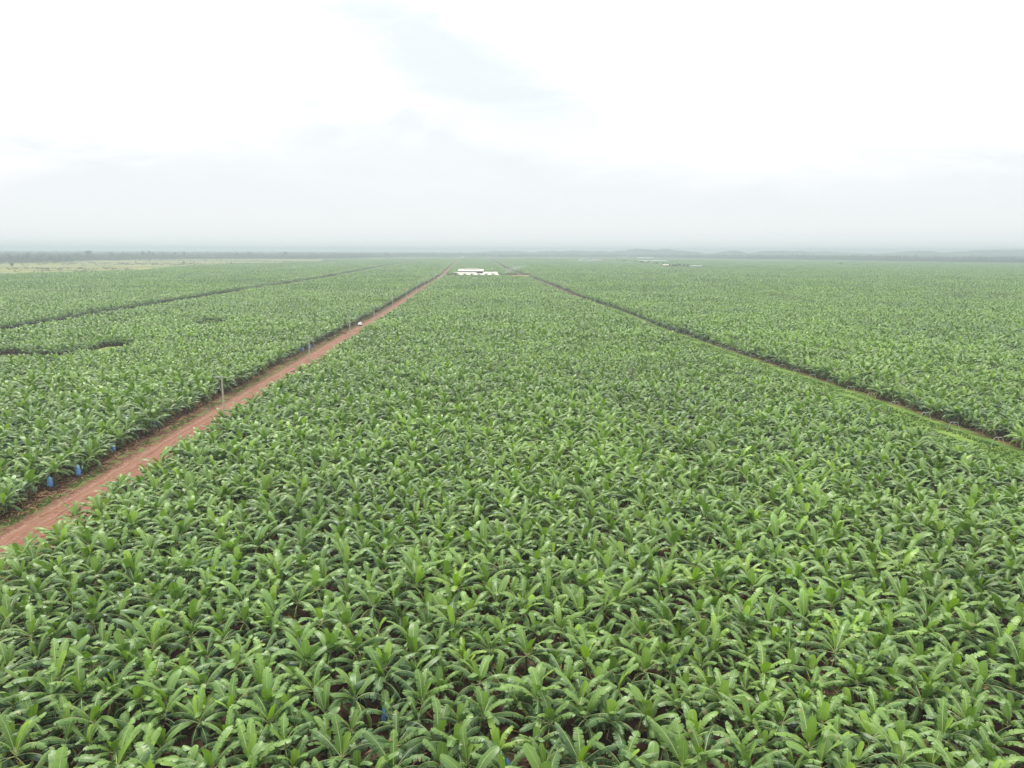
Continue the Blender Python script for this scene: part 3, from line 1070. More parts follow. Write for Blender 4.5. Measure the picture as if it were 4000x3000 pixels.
# hills
M_HILL = noise_mat('hill_woods', (0.03, 0.05, 0.025), (0.06, 0.08, 0.04), 0.004, 0.95, 0.1, 6)
mb = MB()
rng = random.Random(3)
HILLS = [(a_ * 0.74, b_ * 0.74, c_ * 0.74, 37 + (d_ - 36) * 0.85) for (a_, b_, c_, d_) in [(630, 7300, 900, 41), (1240, 7000, 420, 58), (1500, 7100, 420, 54), (2080, 6900, 200, 44), (2480, 6900, 260, 50), (3700, 6700, 330, 48), (4500, 6600, 800, 60), (3000, 7400, 900, 42), (-80, 7600, 500, 40),
         (5600, 6600, 600, 50)]]
nx_, ny_ = 150, 14
gridv = []
for a in range(nx_):
    for b in range(ny_):
        x = -2000 + a * 50
        y = 4500 + b * 120
        z = 0
        for (hx, hy, hw, hh) in HILLS:
            z = max(z, hh * math.exp(-((x - hx) / hw) ** 2 - ((y - hy) / 420) ** 2) * (1 + 0.08 * math.sin(x * 0.03) + 0.05 * math.sin(x * 0.071 + y)))
        gridv.append(mb.vert((x, y, z - 0.8)))
for a in range(nx_ - 1):
    for b in range(ny_ - 1):
        i = a * ny_ + b
        mb.face((i, i + ny_, i + ny_ + 1, i + 1))
o = mb.build('hills', M_HILL, smooth=True)
o['kind'] = 'structure'

# ------------------------------------------------------------------ power line poles along the dirt road
M_CONC = noise_mat('pole_concrete', (0.34, 0.33, 0.27), (0.50, 0.47, 0.39), 3, 0.85, 0.2)
M_STEEL = noise_mat('galvanised_steel', (0.42, 0.44, 0.45), (0.60, 0.62, 0.63), 5, 0.45, 0.5, metallic=0.3)
M_INS = noise_mat('brown_insulator', (0.03, 0.02, 0.018), (0.07, 0.04, 0.03), 8, 0.25, 0.5)
proot = empty('utility_pole', (0, 0, 0))
mb = MB()
for k in range(1):
    prof = [(-0.2, 0.20, 0.15), (3.0, 0.17, 0.13), (6.0, 0.14, 0.11), (9.0, 0.11, 0.09)]
    prev = None
    for (z, a, b) in prof:
        cur = [mb.vert(p) for p in ((-a, -b, z), (a, -b, z), (a, b, z), (-a, b, z))]
        if prev:
            for j in range(4):
                mb.face((prev[j], prev[(j + 1) % 4], cur[(j + 1) % 4], cur[j]))
        prev = cur
    mb.face(prev)
mb.build('shaft', M_CONC, proot)
mb = MB()
mb.box(-1.6, 1.6, -0.20, -0.11, 8.35, 8.47)
arm = mb.build('crossarm', M_STEEL, proot)
mb = MB()
mb.tube([(-0.7, -0.16, 8.34), (0, -0.14, 7.7)], 0.025, 4)
mb.build('brace', M_STEEL, proot)
mb = MB()
mb.tube([(0.7, -0.16, 8.34), (0, -0.14, 7.7)], 0.025, 4)
mb.build('brace', M_STEEL, proot)
ins_me = None
for (ix, iy, iz) in ((-1.5, -0.155, 8.47), (1.5, -0.155, 8.47), (0, 0, 9.0)):
    if ins_me is None:
        mb = MB()
        mb.lathe([(0.02, 0), (0.02, 0.06), (0.09, 0.08), (0.05, 0.13), (0.10, 0.16), (0.06, 0.22), (0.08, 0.26), (0.03, 0.32)], 8)
        ins_me = mb.mesh('insulator', M_INS)
    o = bpy.data.objects.new('insulator', ins_me)
    COL.objects.link(o)
    o.parent = proot
    o.location = (ix, iy, iz)
POLES = [(156, -64.2), (229, -65.4), (300, -68.2), (365, -70.2), (436, -72.6), (521, -76.2), (600, -79.5), (690, -83.6), (752, -87.2), (830, -90.0), (948, -94.3), (1010, -96.8), (1090, -101)]
pl = ['nearest and tallest-looking concrete power pole, by the front bend of canopy beside the dirt road', 'second concrete power pole along the dirt road, opposite two blue fruit bags',
      'third concrete power pole along the dirt road, just before the white car', 'fourth concrete power pole along the dirt road, first beyond the white car']
for k in range(4, len(POLES) - 1):
    pl.append('concrete power pole, %s in the line receding along the dirt road' % ORD[k + 1])
pl.append('farthest concrete power pole, last of the line by the sheds')
for k, (y, x) in enumerate(POLES):
    r_ = proot if k == 0 else copy_tree(proot)
    r_.location = (x, y, 0)
    r_.rotation_euler = (0, rs.uniform(-0.012, 0.012), 0.05 + rs.uniform(-.05, .05))
    tag(r_, pl[k], 'power pole', 'power poles along the dirt road')

# ------------------------------------------------------------------ cableway arches
mb = MB()
w0, w1, hh = 1.30, 0.72, 2.05
pts = [(-w0, 0, -0.1), (-w1 - 0.05, 0, hh - 0.22), (-w1 + 0.16, 0, hh), (w1 - 0.16, 0, hh), (w1 + 0.05, 0, hh - 0.22), (w0, 0, -0.1)]
mb.tube(pts, 0.042, 6)
arch_frame = mb.mesh('frame', M_STEEL)
mb = MB()
mb.tube([(0, 0, hh), (0, 0, hh - 0.28)], 0.02, 5)
mb.box(-0.05, 0.05, -0.12, 0.12, hh - 0.36, hh - 0.28)
arch_hang = mb.mesh('hanger', M_STEEL)
aroot = empty('cableway_arch', (0, 0, 0))
for nm, me in (('frame', arch_frame), ('hanger', arch_hang)):
    o = bpy.data.objects.new(nm, me)
    COL.objects.link(o)
    o.parent = aroot
ay = [120.6, 130.2, 142.3, 151.3, 162.8, 172.8, 181.5, 191.0, 199.9, 208.8, 217.5]
while ay[-1] < 470:
    ay.append(ay[-1] + 9.7)
for k, y in enumerate(ay[1:]):
    r_ = aroot if k == 0 else copy_tree(aroot)
    r_.location = (float(path_c(y)) + 0.4, y, 0)
    r_.rotation_euler = (0, 0, -0.12 + rs.uniform(-.06, .06))
    tag(r_, 'steel cableway arch over the grass path, %s counted from the nearest one' % ORD[k + 1], 'cableway arch', 'cableway arches along the right grass path')
for k, y in enumerate(np.arange(322, 470, 10.0)):
    r_ = copy_tree(aroot)
    r_.location = (float(second_l(y)) + 4.5, y, 0)
    r_.rotation_euler = (0, 0, 0.1 + rs.uniform(-.06, .06))
    tag(r_, 'small distant steel arch over the left grass path, %s from the left edge' % ORD[k + 1], 'cableway arch', 'cableway arches along the left grass path')

# ------------------------------------------------------------------ blue fruit bags
M_BAG, t_, b_ = material('blue_film', 0.35, 0.5)
co_ = N(t_, 'ShaderNodeTexCoord')
nz_ = N(t_, 'ShaderNodeTexNoise', in_Scale=5.0, in_Detail=4.0)
t_.links.new(co_.outputs['Object'], nz_.inputs['Vector'])
r_ = ramp(t_, [(0.35, (0.035, 0.15, 0.42)), (0.62, (0.16, 0.36, 0.66))])
t_.links.new(nz_.outputs['Fac'], r_.inputs[0])
t_.links.new(r_.outputs[0], b_.inputs['Base Color'])
bp_ = N(t_, 'ShaderNodeBump', in_Strength=0.6)
t_.links.new(nz_.outputs['Fac'], bp_.inputs['Height'])
t_.links.new(bp_.outputs[0], b_.inputs['Normal'])
bm_ = MB()
rw = random.Random(9)
wv = [rw.uniform(-0.16, 0.16) for _ in range(14)]
bm_.lathe([(0.20, 0.0), (0.27, 0.02), (0.29, 0.22), (0.27, 0.55), (0.23, 0.9), (0.15, 1.15), (0.06, 1.28), (0.03, 1.36)], 14, wob=lambda j, z: wv[j] * (1.2 - z * 0.6))
bag_me = bm_.mesh('film', M_BAG, smooth=True)
mb = MB()
mb.tube([(0, 0, 1.34), (-0.02, 0, 1.5), (-0.14, 0, 1.62), (-0.34, 0, 1.60)], 0.035, 5)
stalk_me = mb.mesh('stalk', M_STEM)
BAGS = [(-70.1, 104.2, 1.0, 0.7, 'blue fruit bag hanging over the roadside soil, nearest one at the left edge'),
        (-69.2, 109.9, 1.0, 0.8, 'pale blue fruit bag beside the dirt road, second one from the left edge'),
        (-71.6, 124.6, 0.9, 0.5, 'blue fruit bag half under leaves beside the dirt road, third one along'),
        (-73.2, 143.0, 0.8, 0.8, 'dark blue fruit bag before the first power pole'),
        (-74.3, 252.5, 1.2, 0.4, 'long blue fruit bag left of the second power pole'),
        (-74.6, 262.5, 0.8, 0.4, 'short blue fruit bag right of the second power pole'),
        (-77.4, 341.0, 1.2, 0.3, 'blue fruit bag behind the third power pole, left of the white car'),
        (-86.5, 520, 1.2, 0.5, 'bluish fruit bag at the shaded crop edge far along the dirt road'),
        (-88.0, 560, 1.2, 0.5, 'farthest blue fruit bag at the shaded crop edge of the dirt road'),
        (94.6, 165.4, 1.1, 0.0, 'blue fruit bag at the crop edge beyond the grass path, near the third arch'),
        (79.3, 283, 1.2, 0.2, 'blue fruit bag in the dark crop edge right of the grass path'),
        (74.5, 330, 1.3, 0.3, 'small blue fruit bag far up the right grass path'),
        (72.0, 362, 1.3, 0.3, 'tiny blue fruit bag farthest up the right grass path')]
# bags deep between the nearest plants
for (bx, by, lab) in ((-0.9, 45.8, None), (24.6, 52.8, 'deep blue fruit bag in a dark gap near the bottom right'), (-31.0, 61.5, 'dark blue fruit bag in a gap on the lower left'),
                      (-26.5, 49.5, 'blue fruit bag in the shade of the lower left plants'), (-9.5, 49.2, 'blue fruit bag showing left of the yellow-green plant'),
                      (14.6, 56.4, 'navy fruit bag in a gap right of the middle'), (33.0, 66.0, 'blue fruit bag between plants on the right side'), (-14.0, 78.0, 'small blue fruit bag in the middle of the field'),
                      (36.5, 92.0, 'small blue fruit bag glimpsed on the right side of the field')):
    BAGS.append((bx, by, 1.0, 0.6, lab or 'long dark blue fruit bag below the yellow-green plant at the bottom'))
first = None
sp_xy = P[special]
for k, (x, y, z, a, lab) in enumerate(BAGS):
    if k == 13:
        x, y, a = sp_xy[0] + 0.25, sp_xy[1] - 0.75, 1.57
    if first is None:
        root = empty('fruit_bag', (0, 0, 0))
        for nm, me in (('film', bag_me), ('stalk', stalk_me)):
            o = bpy.data.objects.new(nm, me)
            COL.objects.link(o)
            o.parent = root
        first = root
    else:
        root = copy_tree(first)
    root.location = (x, y, z - 0.45)
    root.rotation_euler = (0, rs.uniform(-.08, .08), a + rs.uniform(-.5, .5))
    s_ = rs.uniform(1.2, 1.3) if k < 2 else rs.uniform(0.95, 1.12)
    root.scale = (s_ * 1.15, s_ * 1.15, s_)
    tag(root, lab, 'fruit bag', 'blue fruit bags on the banana plants')

# ------------------------------------------------------------------ leaf litter, roadside weeds, stones
mb = MB()
rng = random.Random(21)
for k in range(9000):
    if k < 3600:
        y = rng.uniform(38, 110)
        x = rng.uniform(-y * 0.78, y * 0.78)
        if abs(math.sin(x * 0.31) + math.sin(y * 0.37 + x * .1)) < 0.5:
            continue
    elif k < 7000:
        y = rng.uniform(80, 420)
        x = float(road_l(y)) + rng.uniform(-4.0, 1.6)
    else:
        y = rng.uniform(110, 330)
        x = float(path_c(y)) + rng.uniform(3.0, 8.0)
    a = rng.uniform(0, 6.28)
    l, w = rng.uniform(0.25, 0.95), rng.uniform(0.04, 0.13)
    d = Vector((math.cos(a), math.sin(a), 0))
    q = Vector((-d.y, d.x, 0))
    z = rng.uniform(0.10, 0.22)
    c = Vector((x, y, z))
    bend = rng.uniform(0.0, 0.18)
    i = [mb.vert(p) for p in (c - d * l - q * w * .3, c - d * l + q * w * .3, c + q * w + Vector((0, 0, bend)), c - q * w + Vector((0, 0, bend)), c + d * l + q * w * .3, c + d * l - q * w * .3)]
    mb.face((i[0], i[3], i[2], i[1]))
    mb.face((i[3], i[5], i[4], i[2]))
o = mb.build('leaf_litter', M_DEAD)
tag(o, 'dry tan banana leaves lying on the red soil between and beside the plants', 'leaf litter', None, 'stuff')

M_GRASS = noise_mat('path_grass', (0.07, 0.14, 0.028), (0.15, 0.22, 0.05), 0.3, 0.8, 0.15)
mb = MB()
for k in range(26000):
    r_k = rng.random()
    if r_k < 0.80:
        y = 100 + 380 * rng.random() ** 1.4
        u = rng.random()
        x = float(path_c(y)) - 12.5 + u * 14.0
        if math.sin(x * 0.9 + y * 0.21) + math.sin(y * 0.13 - x * .4) > 1.25:
            continue
        hh_ = rng.uniform(0.10, 0.34)
    elif r_k < 0.95:
        y = 75 + 340 * rng.random() ** 1.3
        x = float(road_l(y)) + rng.uniform(0.6, 2.6)
        if math.sin(y * 0.35) + math.sin(y * 0.13 + 1) < 0.1:
            continue
        hh_ = rng.uniform(0.08, 0.28)
    else:
        x, y = (rng.uniform(-204, -143), rng.uniform(222, 243)) if rng.random() < .6 else (rng.uniform(-150, -134), rng.uniform(323, 351))
        hh_ = rng.uniform(0.2, 0.6)
    for b in range(3):
        a = rng.uniform(0, 6.28)
        w = rng.uniform(0.06, 0.16)
        dx, dy = math.cos(a) * w, math.sin(a) * w
        px_, py_ = x + rng.uniform(-.15, .15), y + rng.uniform(-.15, .15)
        mb.poly([(px_ - dx, py_ - dy, 0.06), (px_ + dx, py_ + dy, 0.06), (px_ + rng.uniform(-.15, .15), py_ + rng.uniform(-.15, .15), 0.06 + hh_)])
o = mb.build('grass', M_GRASS)
tag(o, 'short bright green grass on the cableway path and road verge', 'grass', None, 'stuff')

mb = MB()
for k in range(1500):
    y = 70 + 330 * rng.random() ** 1.3
    u = rng.choice((0.34, 0.34, 0.49, 0.30)) + rng.gauss(0, 0.018)
    x = float(road_l(y)) * (1 - u) + float(road_r(y)) * u
    s_ = rng.uniform(0.02, 0.07)
    b8 = [Vector((x, y, 0.07)) + Vector((rng.uniform(.6, 1) * sx, rng.uniform(1.0, 2.2) * sy, sz_)) * s_ for (sx, sy, sz_) in ((-1, -1, 0), (1, -1, 0), (1, 1, 0), (-1, 1, 0), (-.6, -.6, .8), (.6, -.6, .8), (.6, .6, .8), (-.6, .6, .8))]
    i = [mb.vert(p) for p in b8]
    for q in ((4, 5, 6, 7), (0, 1, 5, 4), (1, 2, 6, 5), (2, 3, 7, 6), (3, 0, 4, 7)):
        mb.face([i[z_] for z_ in q])
o = mb.build('gravel', noise_mat('pale_gravel', (0.28, 0.18, 0.13), (0.42, 0.32, 0.25), 2.0, 0.9, 0.1))
tag(o, 'pale stones and clods in loose ridges along the dirt road wheel tracks', 'gravel', None, 'stuff')

# overgrown bush in the clearing among the left block
c, t = tree_parts(41, 3.4, 3.4, 0.6, 900, 0.8)
root = empty('bush', (-139.5, 333, 0))
c.build('crown', [noise_mat('bush_leaf', (0.07, 0.13, 0.03), (0.17, 0.24, 0.06), 0.8, 0.8, 0.15)], root)
t.build('stems', [M_CROWN, M_TRUNK], root)
root.scale = (1.5, 1.1, 1.0)
tag(root, 'round overgrown green bush in a clearing of the left banana block', 'bush')

# ------------------------------------------------------------------ packing sheds
M_ROOF = noise_mat('cream_sheet_roof', (0.42, 0.41, 0.35), (0.52, 0.50, 0.43), 0.4, 0.5, 0.4)
M_WALLD = noise_mat('shed_wall', (0.20, 0.22, 0.23), (0.34, 0.36, 0.37), 0.6, 0.7, 0.3)
M_WHITE = noise_mat('white_paint', (0.33, 0.34, 0.34), (0.42, 0.43, 0.43), 1.0, 0.5, 0.4)
M_DARK = noise_mat('dark_opening', (0.02, 0.022, 0.025), (0.05, 0.05, 0.055), 1.0, 0.7, 0.2)


def gable(name, label, x0, x1, y0, y1, eave, ridge, over=0.8, roof=M_ROOF, wall=M_WALLD, posts=8, monitor=None, cat='shed'):
    root = empty(name, ((x0 + x1) / 2, (y0 + y1) / 2, 0))
    hx, hy = (x1 - x0) / 2, (y1 - y0) / 2
    tag(root, label, cat, 'cream-roofed packing sheds')
    mb = MB()
    th = 0.12
    for sg in (-1, 1):
        a = [(-hx - over, sg * (hy + over), eave), (hx + over, sg * (hy + over), eave), (hx + over, 0, ridge), (-hx - over, 0, ridge)]
        top = [mb.vert(p) for p in a]
        bot = [mb.vert((p[0], p[1], p[2] - th)) for p in a]
        mb.face(top)
        mb.face(bot[::-1])
        for j in range(4):
            mb.face((top[j], bot[j], bot[(j + 1) % 4], top[(j + 1) % 4]))
    n = int(2 * hx / 1.2)
    for j in range(n):                                  # standing ribs of the sheeting
        x = -hx + (j + 0.5) * 2 * hx / n
        for sg in (-1, 1):
            mb.tube([(x, sg * (hy + over), eave + .02), (x, sg * 0.05, ridge + .02)], 0.05, 3, caps=False)
    mb.tube([(-hx - over, 0, ridge + .03), (hx + over, 0, ridge + .03)], 0.14, 5)
    rf = mb.build('roof', roof, root)
    mb = MB()
    for sg in (-1, 1):
        mb.poly([(sg * hx, -hy, eave * 0.45), (sg * hx, hy, eave * 0.45), (sg * hx, hy, eave - .15), (sg * hx, 0, ridge - 0.18), (sg * hx, -hy, eave - .15)])
    mb.box(-hx + .01, hx - .01, hy - 0.2, hy - .01, 0, eave - 0.2)
    mb.build('wall', wall, root)
    for j in range(posts):
        x = -hx + 0.2 + j * (2 * hx - 0.4) / (posts - 1)
        m2 = MB()
        m2.box(x - 0.12, x + 0.12, -hy, -hy + 0.24, 0, eave - 0.1)
        m2.build('post', M_WHITE, root)
    if monitor:
        mx0, mx1, mh = monitor
        mb = MB()
        for sg in (-1, 1):
            mb.poly([(mx0, sg * 2.2, ridge + mh - 0.5), (mx1, sg * 2.2, ridge + mh - 0.5), (mx1, 0, ridge + mh), (mx0, 0, ridge + mh)][::sg])
            mb.poly([(mx0, sg * 1.9, ridge - 0.6), (mx1, sg * 1.9, ridge - 0.6), (mx1, sg * 1.9, ridge + mh - 0.45), (mx0, sg * 1.9, ridge + mh - 0.45)][::sg], 1)
        for x in (mx0 + .05, mx1 - .05):
            mb.poly([(x, -1.9, ridge - .6), (x, 1.9, ridge - .6), (x, 1.9, ridge + mh - .5), (x, 0, ridge + mh - .05), (x, -1.9, ridge + mh - .5)], 1)
        mb.build('roof_monitor', [roof, wall], root)
    return root


gable('packing_shed', 'largest cream-roofed packing shed with a raised ridge vent, left of the white tower', -80.0, -43.5, 1072, 1100, 6.7, 9.6, 0.6, posts=9, monitor=(-10.5, 10.5, 1.15))
gable('packing_shed', 'long low cream roof in front of the largest shed', -79.5, -52.5, 1046, 1060, 3.9, 5.6, 0.5, posts=8)
gable('packing_shed', 'cream-roofed shed right of the largest one, behind the white tower', -42.5, -22.0, 1055, 1076, 3.6, 6.0, 0.5, posts=6)
gable('packing_shed', 'small lean cream roof at the left end of the packing sheds', -84.5, -80.6, 1050, 1058, 5.2, 5.7, 0.3, posts=2)
gable('packing_shed', 'narrow cream roof joining the low roof and the right shed, over a dark gap', -52.2, -43.2, 1048, 1054, 3.6, 4.2, 0.3, posts=3)
# six hipped canopies
mb = MB()
a, b, e, rd = 4.0, 5.0, 3.5, 5.1
v = [(-a, -b, e), (a, -b, e), (a, b, e), (-a, b, e), (-1.1, 0, rd), (1.1, 0, rd)]
i = [mb.vert(p) for p in v]
for f in ((0, 1, 5, 4), (1, 2, 5), (2, 3, 4, 5), (3, 0, 4)):
    mb.face([i[k] for k in f])
j_ = [mb.vert((p[0], p[1], p[2] - 0.28)) for p in v[:4]]
for k in range(4):
    mb.face((i[k], j_[k], j_[(k + 1) % 4], i[(k + 1) % 4]))
mb.face(j_[::-1])
for k in range(4):
    mb.tube([v[k], v[4] if k in (0, 3) else v[5]], 0.09, 4, caps=False)
mb.tube([v[4], v[5]], 0.12, 4)
hr = empty('canopy_shelter', (0, 0, 0))
mb.build('roof', M_ROOF, hr)
post = MB()
post.box(-0.12, 0.12, -0.12, 0.12, 0, e - 0.2)
pm = post.mesh('post', M_WHITE)
for (x, y) in ((-3.7, -4.7), (3.7, -4.7), (3.7, 4.7), (-3.7, 4.7)):
    o = bpy.data.objects.new('post', pm)
    COL.objects.link(o)
    o.parent = hr
    o.location = (x, y, 0)
HL = ['leftmost', 'second from the left', 'third from the left', 'fourth from the left', 'fifth from the left', 'rightmost, nearest the smoke,']
for k in range(6):
    r_ = hr if k == 0 else copy_tree(hr)
    r_.location = (-71.6 + k * 9.95, 1012 + k * 0.3, 0)
    r_.rotation_euler = (0, 0, 0.03)
    tag(r_, 'small hipped cream canopy, %s in the row before the sheds' % HL[k].rstrip(','), 'canopy', 'hipped canopies in front of the packing sheds')
# water tower
wr = empty('water_tower', (-29.3, 1040, 0))
tag(wr, 'slim white water tower with a rounded tank above the packing sheds', 'water tower')
mb = MB()
mb.tube([(0, 0, 0), (0, 0, 9.2)], [0.5, 0.38], 10)
mb.build('column', M_WHITE, wr)
mb = MB()
mb.lathe([(0.4, 8.6), (1.0, 9.6), (1.15, 10.2), (1.15, 11.3), (0.8, 12.0), (0.25, 12.4)], 14)
tk = mb.build('tank', M_WHITE, wr, smooth=True)
mb = MB()
mb.lathe([(0.25, 12.4), (0.2, 12.8), (0.05, 13.1)], 8)
mb.build('cap', M_WHITE, tk)
mb = MB()
for q in range(18):
    mb.tube([(-0.2, -0.62, 0.5 + q * 0.5), (0.2, -0.62, 0.5 + q * 0.5)], 0.02, 3)
for q in (-0.2, 0.2):
    mb.tube([(q, -0.62, 0), (q, -0.62, 9.5)], 0.03, 4)
mb.build('ladder', M_STEEL, wr)


# far buildings
def arch_shed(label, x0, x1, y0, y1, hw, hr_, mroof, group):
    root = empty('arched_shed', ((x0 + x1) / 2, (y0 + y1) / 2, 0))
    tag(root, label, 'shed', group)
    hx, hy = (x1 - x0) / 2, (y1 - y0) / 2
    mb = MB()
    n = 10
    pr = None
    for k in range(n + 1):
        a = math.pi * k / n
        x = -hx * math.cos(a)
        z = hw + hr_ * math.sin(a) ** 0.8
        cur = (mb.vert((x, -hy, z)), mb.vert((x, hy, z)))
        if pr:
            mb.face((pr[0], cur[0], cur[1], pr[1]))
        pr = cur
    mb.build('roof', mroof, root)
    mb = MB()
    prof = [(-hx + .1, 0)] + [(-hx * math.cos(math.pi * k / n), hw - .1 + hr_ * math.sin(math.pi * k / n) ** 0.8) for k in range(n + 1)] + [(hx - .1, 0)]
    mb.poly([(x, -hy + .3, z) for x, z in prof])
    mb.poly([(x, hy - .3, z) for x, z in prof][::-1])
    mb.build('end_wall', M_SHEDW, root)
    for k in range(4):
        x = -hx * 0.7 + k * hx * 0.45
        d = MB()
        d.box(x - 1.6, x + 1.6, -hy - .05, -hy + .28, 0, 4.2)
        d.build('door', M_DARK, root)
    return root


M_SHEDW = noise_mat('pale_shed_wall', (0.42, 0.42, 0.38), (0.55, 0.55, 0.50), 0.3, 0.7, 0.2)
M_BLUER = noise_mat('pale_blue_roof', (0.20, 0.27, 0.32), (0.28, 0.34, 0.38), 0.3, 0.5, 0.4)
M_YELR = noise_mat('pale_yellow_roof', (0.42, 0.41, 0.27), (0.52, 0.50, 0.34), 0.3, 0.5, 0.4)
arch_shed('left one of two joined grey sheds with curved white roofs, far off', 226, 267, 2440, 2480, 4.5, 6.5, M_WHITE, 'joined curved-roof sheds')
arch_shed('right one of two joined grey sheds with curved white roofs, far off', 267.3, 308, 2441, 2481, 4.5, 6.0, M_WHITE, 'joined curved-roof sheds')


def low_shed(label, x0, x1, y0, y1, e, r_, roof):
    root = gable('distant_shed', label, x0, x1, y0, y1, e, r_, 0.5, roof, M_SHEDW, 6)
    root['group'] = 'distant low sheds on the right'


low_shed('short white low roof, left one of two in line beyond the tree row', 441, 473, 2525, 2545, 4.5, 6.2, M_WHITE)
low_shed('long white low roof, right one of two in line beyond the tree row', 484, 540, 2535, 2556, 4.5, 6.2, M_WHITE)
low_shed('small pale yellow roof in front of the tree row', 333, 345, 1602, 1612, 6.5, 9.0, M_YELR)
low_shed('pale blue-white low roof at the right end of the tree row', 400, 425, 1628, 1640, 4.5, 6.0, M_BLUER)
low_shed('faint blue roof on the forest edge, farthest building', 620, 700, 3600, 3640, 4.5, 8.5, M_BLUER)
low_shed('small turquoise roof below the curved-roof sheds', 246, 257, 2400, 2410, 4.2, 5.8, M_BLUER)
low_shed('tiny white shed where the dirt road meets the forest', -254, -243, 3650, 3660, 5.0, 8.5, M_WHITE)

# row of young trees by the distant sheds
pts = []
rng = random.Random(77)
for k in range(12):
    f = k / 11
    pts.append((362 + 8 * math.sin(k) + 12 * f, 2520 - 480 * f, rng.uniform(8, 11)))
for k in range(9):
    f = k / 8
    pts.append((372 - 4 * math.sin(2 * k), 2010 - 330 * f, rng.uniform(7.5, 10)))
for k in range(12):
    pts.append((352 + k * 3.7, 1622 + rng.uniform(-10, 12), rng.uniform(7, 10.5)))
yroot = None
for k, (x, y, h) in enumerate(pts):
    if yroot is None:
        c, t = tree_parts(61, 9.0, 2.6, 4.6, 200, 1.3)
        yroot = empty('young_tree', (0, 0, 0))
        c.build('crown', [M_CROWN], yroot)
        t.build('trunk', [M_CROWN, M_TRUNK], yroot)
        r_ = yroot
    else:
        r_ = copy_tree(yroot)
    r_.location = (x, y, 0)
    r_.rotation_euler = (0, 0, rng.uniform(0, 6.28))
    r_.scale = (h / 9 * 1.2, h / 9 * 1.2, h / 9)
    if k < 21:
        lab = 'slim young tree in the slanting distant row, %s from its far end' % ORD[k + 1]
    else:
        lab = 'slim young tree right of the yellow roof, %s from left' % ORD[k - 20]
    tag(r_, lab, 'tree', 'young trees by the distant sheds')
c, t = tree_parts(62, 10, 5, 1.0, 400, 1.1)
root = empty('round_tree', (905, 2000, 0))
c.build('crown', [M_CROWN], root)
t.build('trunk', [M_CROWN, M_TRUNK], root)
tag(root, 'solitary round dark tree standing out of the distant right-hand crop', 'tree')

# ------------------------------------------------------------------ car and motorcycles by the dirt road
M_CARW = noise_mat('car_paint_white', (0.50, 0.51, 0.52), (0.58, 0.59, 0.60), 2, 0.3, 0.5)
M_GLASS = noise_mat('car_glass', (0.28, 0.30, 0.31), (0.36, 0.38, 0.40), 2, 0.12, 0.6)
M_TYRE = noise_mat('tyre_rubber', (0.015, 0.015, 0.015), (0.03, 0.03, 0.03), 6, 0.8, 0.2)
M_LAMP = noise_mat('lamp_glass', (0.6, 0.62, 0.64), (0.8, 0.8, 0.8), 3, 0.15, 0.6)


def car(label, loc, rz, paint=M_CARW):
    root = empty('parked_car', loc, rz)
    tag(root, label, 'car')
    # side profile (y forward is -Y: front faces the camera), extruded across and narrowed at the roof
    prof = [(-2.05, 0.32), (-2.1, 0.62), (-1.95, 0.86), (-1.05, 1.0), (-0.35, 1.5), (1.25, 1.52), (1.95, 1.05), (2.08, 0.62), (2.0, 0.32)]
    mb = MB()
    L_, R_ = [], []
    for (y, z) in prof:
        w = 0.86 if z < 1.1 else 0.68
        L_.append(mb.vert((-w, y, z)))
        R_.append(mb.vert((w, y, z)))
    mb.face(L_[::-1])
    mb.face(R_)
    for k in range(len(prof)):
        k2 = (k + 1) % len(prof)
        mb.face((L_[k], R_[k], R_[k2], L_[k2]))
    body = mb.build('body', paint, root)
    mb = MB()
    mb.poly([(-0.78, -1.05, 1.04), (0.78, -1.05, 1.04), (0.62, -0.40, 1.49), (-0.62, -0.40, 1.49)])
    mb.build('windscreen', M_GLASS, root)
    mb = MB()
    mb.poly([(0.6, 1.32, 1.50), (-0.6, 1.32, 1.50), (-0.76, 1.93, 1.1), (0.76, 1.93, 1.1)])
    mb.build('rear_window', M_GLASS, root)
    for sg in (-1, 1):
        mb = MB()
        mb.poly([(sg * 0.875, -0.85, 1.08), (sg * 0.72, -0.28, 1.42), (sg * 0.72, 1.15, 1.44), (sg * 0.875, 1.6, 1.1)])
        mb.build('side_window', M_GLASS, root)
        for yy_ in (-1.35, 1.32):
            w_ = MB()
            w_.tube([(sg * 0.72, yy_, 0.32), (sg * 0.90, yy_, 0.32)], 0.32, 12)
            wo_ = w_.build('wheel', M_TYRE, root)
            w_ = MB()
            w_.tube([(sg * 0.89, yy_, 0.32), (sg * 0.92, yy_, 0.32)], 0.18, 8)
            w_.build('rim', M_STEEL, wo_)
        h_ = MB()
        h_.box(sg * 0.62 - 0.16, sg * 0.62 + 0.16, -2.13, -2.0, 0.62, 0.80)
        h_.build('headlight', M_LAMP, root)
    mb = MB()
    mb.box(-0.4, 0.4, -2.14, -2.02, 0.42, 0.60)
    mb.build('grille', M_DARK, root)
    return root


car('white car with a grey windscreen parked on the dirt road verge between two power poles', (-74.2, 349, 0.07), 0.12)
car('small white car by the junction, nearer the left crop edge', (-97.5, 955, 0.07), 0.6)
car('second white car beyond the first near the sheds', (-99.0, 1018, 0.07), 0.3)


